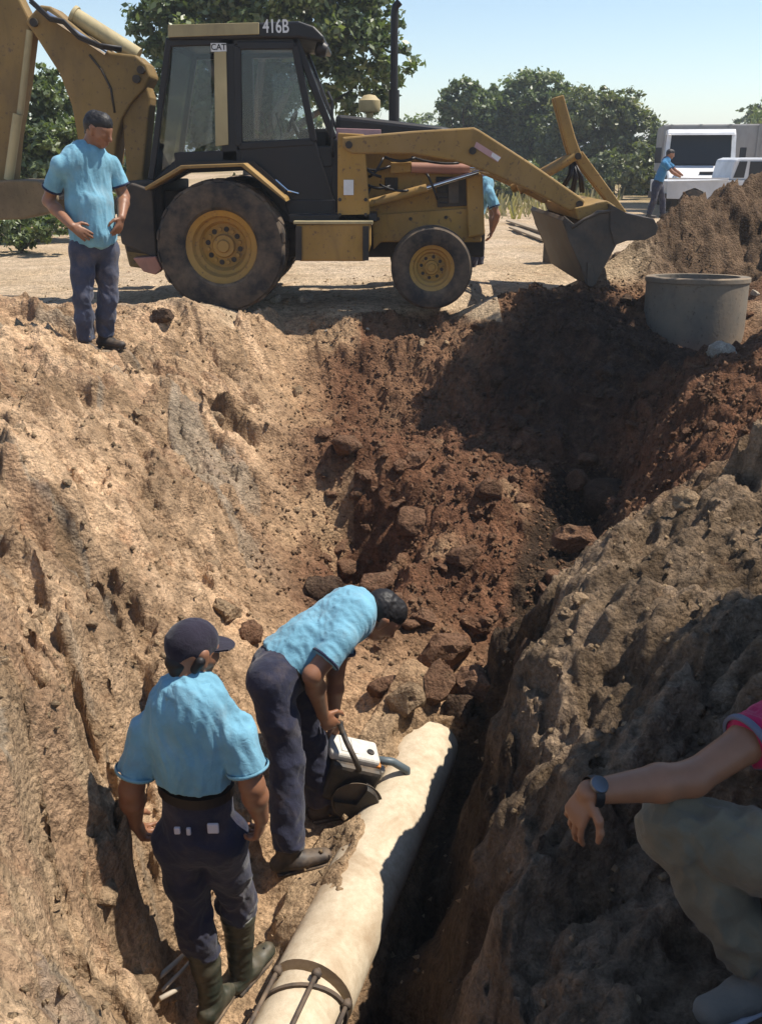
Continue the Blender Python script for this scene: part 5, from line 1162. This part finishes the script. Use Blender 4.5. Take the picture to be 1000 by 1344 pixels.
bt = at(670, 262, 36); tree('shrub', 'low green bush at the roadside seen under the loader arm', 'shrub', (bt.x, 36, gz(bt.x, 36)), bb, 7000, .17, 'leafy', 39, .03, clump=.8)
bb = blobs_px([(880, 205, 20, 26, 0), (872, 185, 14, 16, .4)], 40)
bt = at(880, 256, 40); tree('shrub', 'dark bush at the left edge of the truck cab', 'shrub', (bt.x, 40, gz(bt.x, 40)), bb, 3000, .2, 'leafd', 40, .03, clump=.8)
bb = blobs_px([(985, 152, 20, 14, 0), (1020, 150, 34, 20, .5), (960, 158, 12, 7, 0), (1010, 170, 40, 20, 0)], 70)
bt = at(1000, 240, 70); tree('broadleaf_tree', 'distant tree top showing above the load body of the truck', 'tree', (bt.x, 70, gz(bt.x, 70)), bb, 7000, .35, 'leafd', 41, .2, clump=.7)
for i, (us, D_, rv_, m_) in enumerate((((575, 605, 640), 41, 24, 'leafd'), ((690, 725, 748), 41.5, 26, 'leafm'), ((838, 858, 872), 42, 24, 'leafd'), ((-20, 20, 70), 22, 26, 'leafm'))):
    bb = blobs_px([(u_, 240 + (8 if i == 3 else 0), 26, rv_, .4 * k_) for k_, u_ in enumerate(us)], D_)
    bt = at(us[1], 258, D_); tree('shrub', ['dark bush under the leftmost far tree', 'green bush under the middle far tree', 'dark bush between the pale green tree and the truck', 'green bush below the bushy tree at the left edge'][i], 'shrub', (bt.x, D_, gz(bt.x, D_)), bb, 7000, .17, m_, 60 + i, .03, clump=.8)
r = random.Random(8)
for i, (u, D, wd) in enumerate(((-260, 26, 90), (-420, 34, 110), (1120, 52, 110), (1260, 46, 120), (560, 75, 60), (470, 60, 60), (40, 60, 80), (140, 52, 80))):   # further trees to both sides
    b0 = at(u, 262, D); k = D / FPX * .95
    bb = [((b0.x + r.uniform(-1, 1) * wd * k, D + r.uniform(-1, 1), 1.3 + r.uniform(0, 1.6) * wd / 80 * (D / 40) ** .3), (wd * k * .55, wd * k * .5, 1.0 + .2 * i % 2)) for _ in range(7)]
    lab = ['scrub tree far along the road at the left', 'tall scrub tree farthest left beyond the haul road', 'tree beyond the road right of the truck', 'wide tree beyond the road farthest right', 'hazy far tree low on the skyline above the engine hood', 'hazy far tree behind the cab of the backhoe', 'far tree low behind the stick of the backhoe', 'far tree low behind the boom of the backhoe'][i]
    tree('broadleaf_tree', lab, 'tree', (b0.x, D, gz(b0.x, D)), bb, 6000, .28, 'leafd' if i % 2 else 'leafm', 50 + i, .16, None, .7)
# unseen trees added right of the trench, crowns placed to shade bank and mound
def shade_at(px_, py_, pz_, h): s = (h - pz_) / Lv.z; return (px_ + Lv.x * s, py_ + Lv.y * s, h)
shade = [((.95, 1.9, -.45), 3.4, .62), ((1.4, 1.8, -.3), 3.6, .75), ((1.35, 2.5, -.3), 3.8, .55), ((1.9, 2.7, -.1), 3.8, .7)]
bb = [(shade_at(*p, h), (rd, rd, .75)) for p, h, rd in shade]
tree('broadleaf_tree', 'added unseen tree out to the right with crown placed to shade the near bank', 'tree', (4.6, 4.6, gz(4.6, 4.6)), bb, 30000, .15, 'leafd', 77, .2, clump=1.0)
shade = [((1.5, 9.1, -.1), 4.8, .62), ((1.2, 8.7, -.45), 4.8, .55), ((2.2, 8.4, -.2), 5.0, .75), ((1.6, 8.0, -.5), 4.8, .7), ((2.7, 8.0, -.2), 5.1, .6), ((2.0, 7.3, -.6), 5.0, .6)]
bb = [(shade_at(*p, h), (rd, rd, .7)) for p, h, rd in shade]
tree('broadleaf_tree', 'second added unseen tree out to the right with crown placed to shade the dark mound', 'tree', (5.6, 9.2, gz(5.6, 9.2)), bb, 24000, .15, 'leafd', 78, .18, clump=1.1)
# dry grass verge along the far side of the road
r = np.random.default_rng(5); n = 16000
gxp = r.uniform(-26, 30, n); gyp = 24 + 16 * r.random(n) ** .8 + 3 * pnoise(gxp * .2, gxp * 0, gxp * 0, 3)
kp = (pnoise(gxp * .35, gyp * .35, gxp * 0, 9) > -.1) & ~((np.abs(gxp - 9.5) < 3.5) & (gyp < 36)); gxp, gyp = gxp[kp], gyp[kp]; n = len(gxp); gzz = ground_z(gxp, gyp)
h_ = r.uniform(.12, .5, n); an_ = r.uniform(0, 6.28, n); ln = r.normal(size=(n, 2)) * .12
P = np.c_[gxp, gyp, gzz - .02]; sdv = np.c_[np.cos(an_), np.sin(an_), 0 * an_] * .05; tp = P + np.c_[ln, h_]
V = np.stack([P - sdv, P + sdv, tp + sdv * .4, tp - sdv * .4], 1).reshape(-1, 3); tone = np.repeat(np.clip(r.normal(.5, .25, n), 0, 1), 4)
go = np_mesh('grass', V, np.arange(4 * n).reshape(-1, 4), M['drygrass'], None, smooth=False, cols=np.c_[tone, tone, tone].astype(np.float32)); tag(go, 'dry grass verge beyond the haul road', 'grass', kind='stuff')
# ------------------------------------------------------------------ loose stones and soil clods
import bmesh
def stone_mesh(seed, rough=.22, sub=2, ang=False):
    bm = bmesh.new(); bmesh.ops.create_icosphere(bm, subdivisions=sub + 1, radius=1); r = random.Random(seed); off = r.uniform(0, 99)
    co = np.array([v.co[:] for v in bm.verts]); n = pnoise(co[:, 0] * 1.3 + off, co[:, 1] * 1.3, co[:, 2] * 1.3, seed) * rough * 1.6 + pnoise(co[:, 0] * 3.1 + off, co[:, 1] * 3.1, co[:, 2] * 3.1, seed + 1) * rough * .9 + pnoise(co[:, 0] * 7 + off, co[:, 1] * 7, co[:, 2] * 7, seed + 2) * rough * .5
    for v, k in zip(bm.verts, n): v.co *= 1 + k
    for _ in range(5 if ang else 2):
        d = Vector((r.gauss(0, 1), r.gauss(0, 1), r.gauss(0, 1))).normalized(); c = r.uniform(.45, .8)
        for v in bm.verts:
            e = v.co.dot(d)
            if e > c: v.co -= d * (e - c)
    me = bpy.data.meshes.new('stone'); bm.to_mesh(me); bm.free(); me.shade_smooth() if not ang else None; return me
M['clod_red'] = soil_mat('red_clod', (.21, .12, .075)); M['clod_tan'] = soil_mat('tan_clod', (.38, .27, .17)); M['clod_dark'] = soil_mat('dark_clod', (.10, .065, .045)); M['stone'] = soil_mat('pale_stone', (.44, .39, .32), .6)
meshes = {}
for key in ('clod_red', 'clod_tan', 'clod_dark', 'stone'):
    meshes[key] = []
    for i in range(7):
        me = stone_mesh(hash(key) % 97 * 0 + len(key) * 31 + i, .28, 2, i % 2 == 0); me.materials.append(M[key]); meshes[key].append(me)
def put(name, key, i, x, y, s, label, cat, group=None, sink=.3, rot=None, z=None):
    o = bpy.data.objects.new(name, meshes[key][i % 7]); COL.objects.link(o); r = random.Random(int(x * 1e4) ^ int(y * 1e4))
    ss = s if isinstance(s, tuple) else (s * r.uniform(.8, 1.3), s * r.uniform(.8, 1.2), s * r.uniform(.6, .95)); o.scale = ss
    o.rotation_euler = rot or (r.uniform(-.5, .5), r.uniform(-.5, .5), r.uniform(0, 6.28))
    o.location = (x, y, (gz(x, y) if z is None else z) + ss[2] * (1 - 2 * sink)); return tag(o, label, cat, group)
for u, v, zz, s, key, i, lab in ((214, 431, .02, (.13, .09, .075), 'clod_dark', 0, 'dark angular stone on the rim right of the standing man'), (160, 1212, -1.0, (.10, .08, .075), 'clod_tan', 1, 'rounded tan stone bulging from the left bank beside the cap man shadow'),
        (400, 394, .03, (.12, .10, .08), 'stone', 2, 'pale stone on the rim just right of the rear wheel'), (363, 396, .03, (.055, .05, .06), 'stone', 3, 'small pale stone on the rim under the rear wheel'), (376, 398, .03, (.05, .05, .04), 'clod_tan', 3, 'small tan lump on the rim between two pale stones'),
        (425, 780, -1.12, (.15, .12, .10), 'clod_dark', 4, 'dark block of soil above the back of the bent man'), (585, 868, -1.2, (.22, .17, .15), 'clod_red', 6, 'largest reddish block above the end of the pale pipe'), (640, 652, -.9, (.13, .10, .10), 'clod_red', 5, 'reddish lump midway up the loose slope'),
        (610, 735, -1.02, (.12, .10, .09), 'clod_red', 2, 'reddish angular lump right of the dark hollow'), (545, 635, -.85, (.12, .09, .08), 'clod_red', 0, 'brown lump below the vertical cut'), (945, 470, -.2, (.13, .1, .1), 'stone', 5, 'pale stone at the right foot of the concrete ring'),
        (800, 640, -.9, (.20, .16, .17), 'clod_dark', 1, 'dark block wedged in the cleft beside the right bank'), (755, 720, -1.05, (.16, .12, .12), 'clod_red', 4, 'reddish block just above the cleft on the loose slope'), (700, 875, -.95, (.12, .1, .1), 'clod_dark', 3, 'dark lump on the lip of the right bank'),
        (625, 915, -1.3, (.15, .12, .13), 'clod_red', 0, 'reddish block pressed against the right side of the pipe end'), (572, 905, -1.2, (.13, .10, .09), 'clod_red', 2, 'brown block resting right on the tip of the pale pipe'), (600, 940, -1.45, (.11, .10, .10), 'clod_dark', 5, 'dark lump wedged between the pipe tip and the right bank'), (528, 925, -1.28, (.15, .10, .08), 'clod_tan', 6, 'tan slab on the soil left of the pipe tip'), (505, 905, -1.28, (.09, .08, .07), 'clod_red', 3, 'small reddish block left of the tan slab by the pipe tip'), (300, 805, -.9, (.10, .08, .06), 'clod_tan', 2, 'tan lump lodged on the left bank above the cap'), (330, 835, -1.0, (.08, .06, .06), 'clod_red', 1, 'reddish lump beside the waist of the bent man')):
    p = atz(u, v, zz)
    for _ in range(40):
        g_ = gz(p.x, p.y); p = atz(u, v, p.z * .5 + g_ * .5)
    put('stone' if key == 'stone' else 'soil_clod', key, i, p.x, p.y, s, lab, 'stone' if key == 'stone' else 'soil clod', sink=.32)
r = random.Random(21); cnt = 0; tries = 0
LAB = {'clod_red': ('soil_clod', 'reddish clod lying on the loose fill of the far slope', 'soil clod', 'clods on the loose slope'), 'clod_tan': ('soil_clod', 'tan clod lying on the dry left bank', 'soil clod', 'clods on the left bank'), 'clod_dark': ('soil_clod', 'dark damp clod lying on the shaded mound', 'soil clod', 'clods on the dark mound'), 'stone': ('stone', 'pale stone lying by the haul road', 'stone', 'stones by the road')}
cand = []
while len(cand) < 1500:
    u, v = r.uniform(0, 1000), r.uniform(385, 1330)
    cand.append((u, v))
cx_ = np.array(cand); D_ = np.linspace(1.5, 12, 700)
hit = []
RU = np.stack([np.array(ray(u, v)) for u, v in cand]); T_ = D_[None] / RU[:, 1:2]; XX = RU[:, 0:1] * T_; ZZ = CAM_H + RU[:, 2:3] * T_
HH = (base_h(XX, np.broadcast_to(D_, XX.shape)) + holes(XX, np.broadcast_to(D_, XX.shape)))
for i in range(len(cand)):
    k = np.nonzero(HH[i] > ZZ[i])[0]
    if len(k): hit.append((cand[i], XX[i, k[0]], D_[k[0]], HH[i, k[0]]))
n_each = {'clod_red': 0, 'clod_tan': 0, 'clod_dark': 0, 'stone': 0}; lim = {'clod_red': 130, 'clod_tan': 45, 'clod_dark': 45, 'stone': 8}
for (u, v), x_, y_, z_ in hit:
    dm = math.exp(-((x_ - 1.9) / 1.05) ** 2 - ((y_ - 8.6) / 1.25) ** 2)
    loose_ = x_ > -.5 and y_ > 4.7 and y_ < 9.6
    key = 'clod_dark' if dm > .4 else 'clod_red' if loose_ else 'stone' if y_ > 9.8 else 'clod_tan'
    if abs(u - 310) < 190 and v > 880 and u > 150: continue
    if u > 480 and v > 900: continue
    if key == 'clod_tan' and r.random() < .35: continue
    if n_each[key] >= lim[key]: continue
    n_each[key] += 1
    s = min(.12, .018 * math.exp(r.gauss(.55, .55))) * (1.15 if key == 'clod_red' else .7)
    nm, lab, cat, grp = LAB[key]
    if key == 'clod_red': lab, grp = ('reddish clod on the dug slope under the front wheel', 'clods under the front wheel') if v < 520 else ('reddish clod by the dark hollow behind the bent man', 'clods by the dark hollow') if u < 620 and v < 770 else ('reddish clod on the loose slope beside the dark cleft', 'clods beside the cleft') if u >= 620 else ('reddish clod lying just above the end of the pale pipe', 'clods above the pipe end')
    if key == 'clod_tan': lab, grp = ('tan clod on the sunlit bank below the standing man', 'clods on the bank below the standing man') if v < 700 else ('tan clod low on the left bank beside the cap man', 'clods low on the left bank') if u < 500 else ('olive clod on the shaded right bank', 'clods on the right bank')
    put(nm, key, r.randrange(7), x_, y_, s, lab, cat, grp, sink=.30)
# crumbs too small to count
n = 26000; rr_ = np.random.default_rng(4)
px_ = np.concatenate([rr_.uniform(-2.6, 2.8, n), rr_.uniform(-4, 3.5, 4000)]); py_ = np.concatenate([rr_.uniform(1.6, 10.4, n), rr_.uniform(9.8, 12.5, 4000)])
zz = base_h(px_, py_) + holes(px_, py_); hz_, lo_, le_, ri_, ro_, wk_ = relief(px_, py_, zz)
kp = rr_.random(len(px_)) < (.15 + .85 * lo_ + .15 * le_ * (pnoise(px_ * 2, py_ * 2, zz, 8) > .1)); px_, py_, zz, lo_, hz_, wk_ = px_[kp], py_[kp], zz[kp], lo_[kp], hz_[kp], wk_[kp]
n = len(px_); sz = .006 + .012 * rr_.random(n) ** 2.2 + lo_ * .012 * rr_.random(n) ** 3
oc = np.array([(1, 0, 0), (-1, 0, 0), (0, 1, 0), (0, -1, 0), (0, 0, 1), (0, 0, -1)], float)
of = np.array([(0, 2, 4), (2, 1, 4), (1, 3, 4), (3, 0, 4), (2, 0, 5), (1, 2, 5), (3, 1, 5), (0, 3, 5)])
V = (oc[None] * (.6 + .8 * rr_.random((n, 6, 1))) + rr_.normal(size=(n, 6, 3)) * .22) * sz[:, None, None] + np.c_[px_, py_, zz + hz_ + sz * .2][:, None]
F_ = (of[None] + 6 * np.arange(n)[:, None, None]).reshape(-1, 3)
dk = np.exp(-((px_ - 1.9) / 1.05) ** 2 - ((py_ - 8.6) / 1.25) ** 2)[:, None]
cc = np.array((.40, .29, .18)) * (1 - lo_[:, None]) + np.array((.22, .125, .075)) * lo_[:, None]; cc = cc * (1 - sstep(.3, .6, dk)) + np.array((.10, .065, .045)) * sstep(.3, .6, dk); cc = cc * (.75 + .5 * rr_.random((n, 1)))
co_ = np_mesh('soil_crumbs', V.reshape(-1, 3), F_, M['soil'], None, smooth=False, cols=np.repeat(cc, 6, 0).astype(np.float32)); tag(co_, 'loose crumbs of soil scattered over the dug faces', 'soil crumbs', kind='stuff')

# ------------------------------------------------------------------ dusty air
m = MB(); m.box((0, 700, 6.5), (1440, 2240, 19.5)); hz_o = m.build('haze', M['soil']); tag(hz_o, kind='stuff', label='thin dusty air over the haul road')
g = NG('haze_air'); pv = g.n('ShaderNodeVolumePrincipled'); pv.inputs['Color'].default_value = (.86, .90, .96, 1); pv.inputs['Density'].default_value = .0016; pv.inputs['Anisotropy'].default_value = .2
for l_ in list(g.out.inputs['Surface'].links): g.t.links.remove(l_)
g.l(pv.outputs[0], g.out.inputs['Volume']); hz_o.data.materials.clear(); hz_o.data.materials.append(g.m)
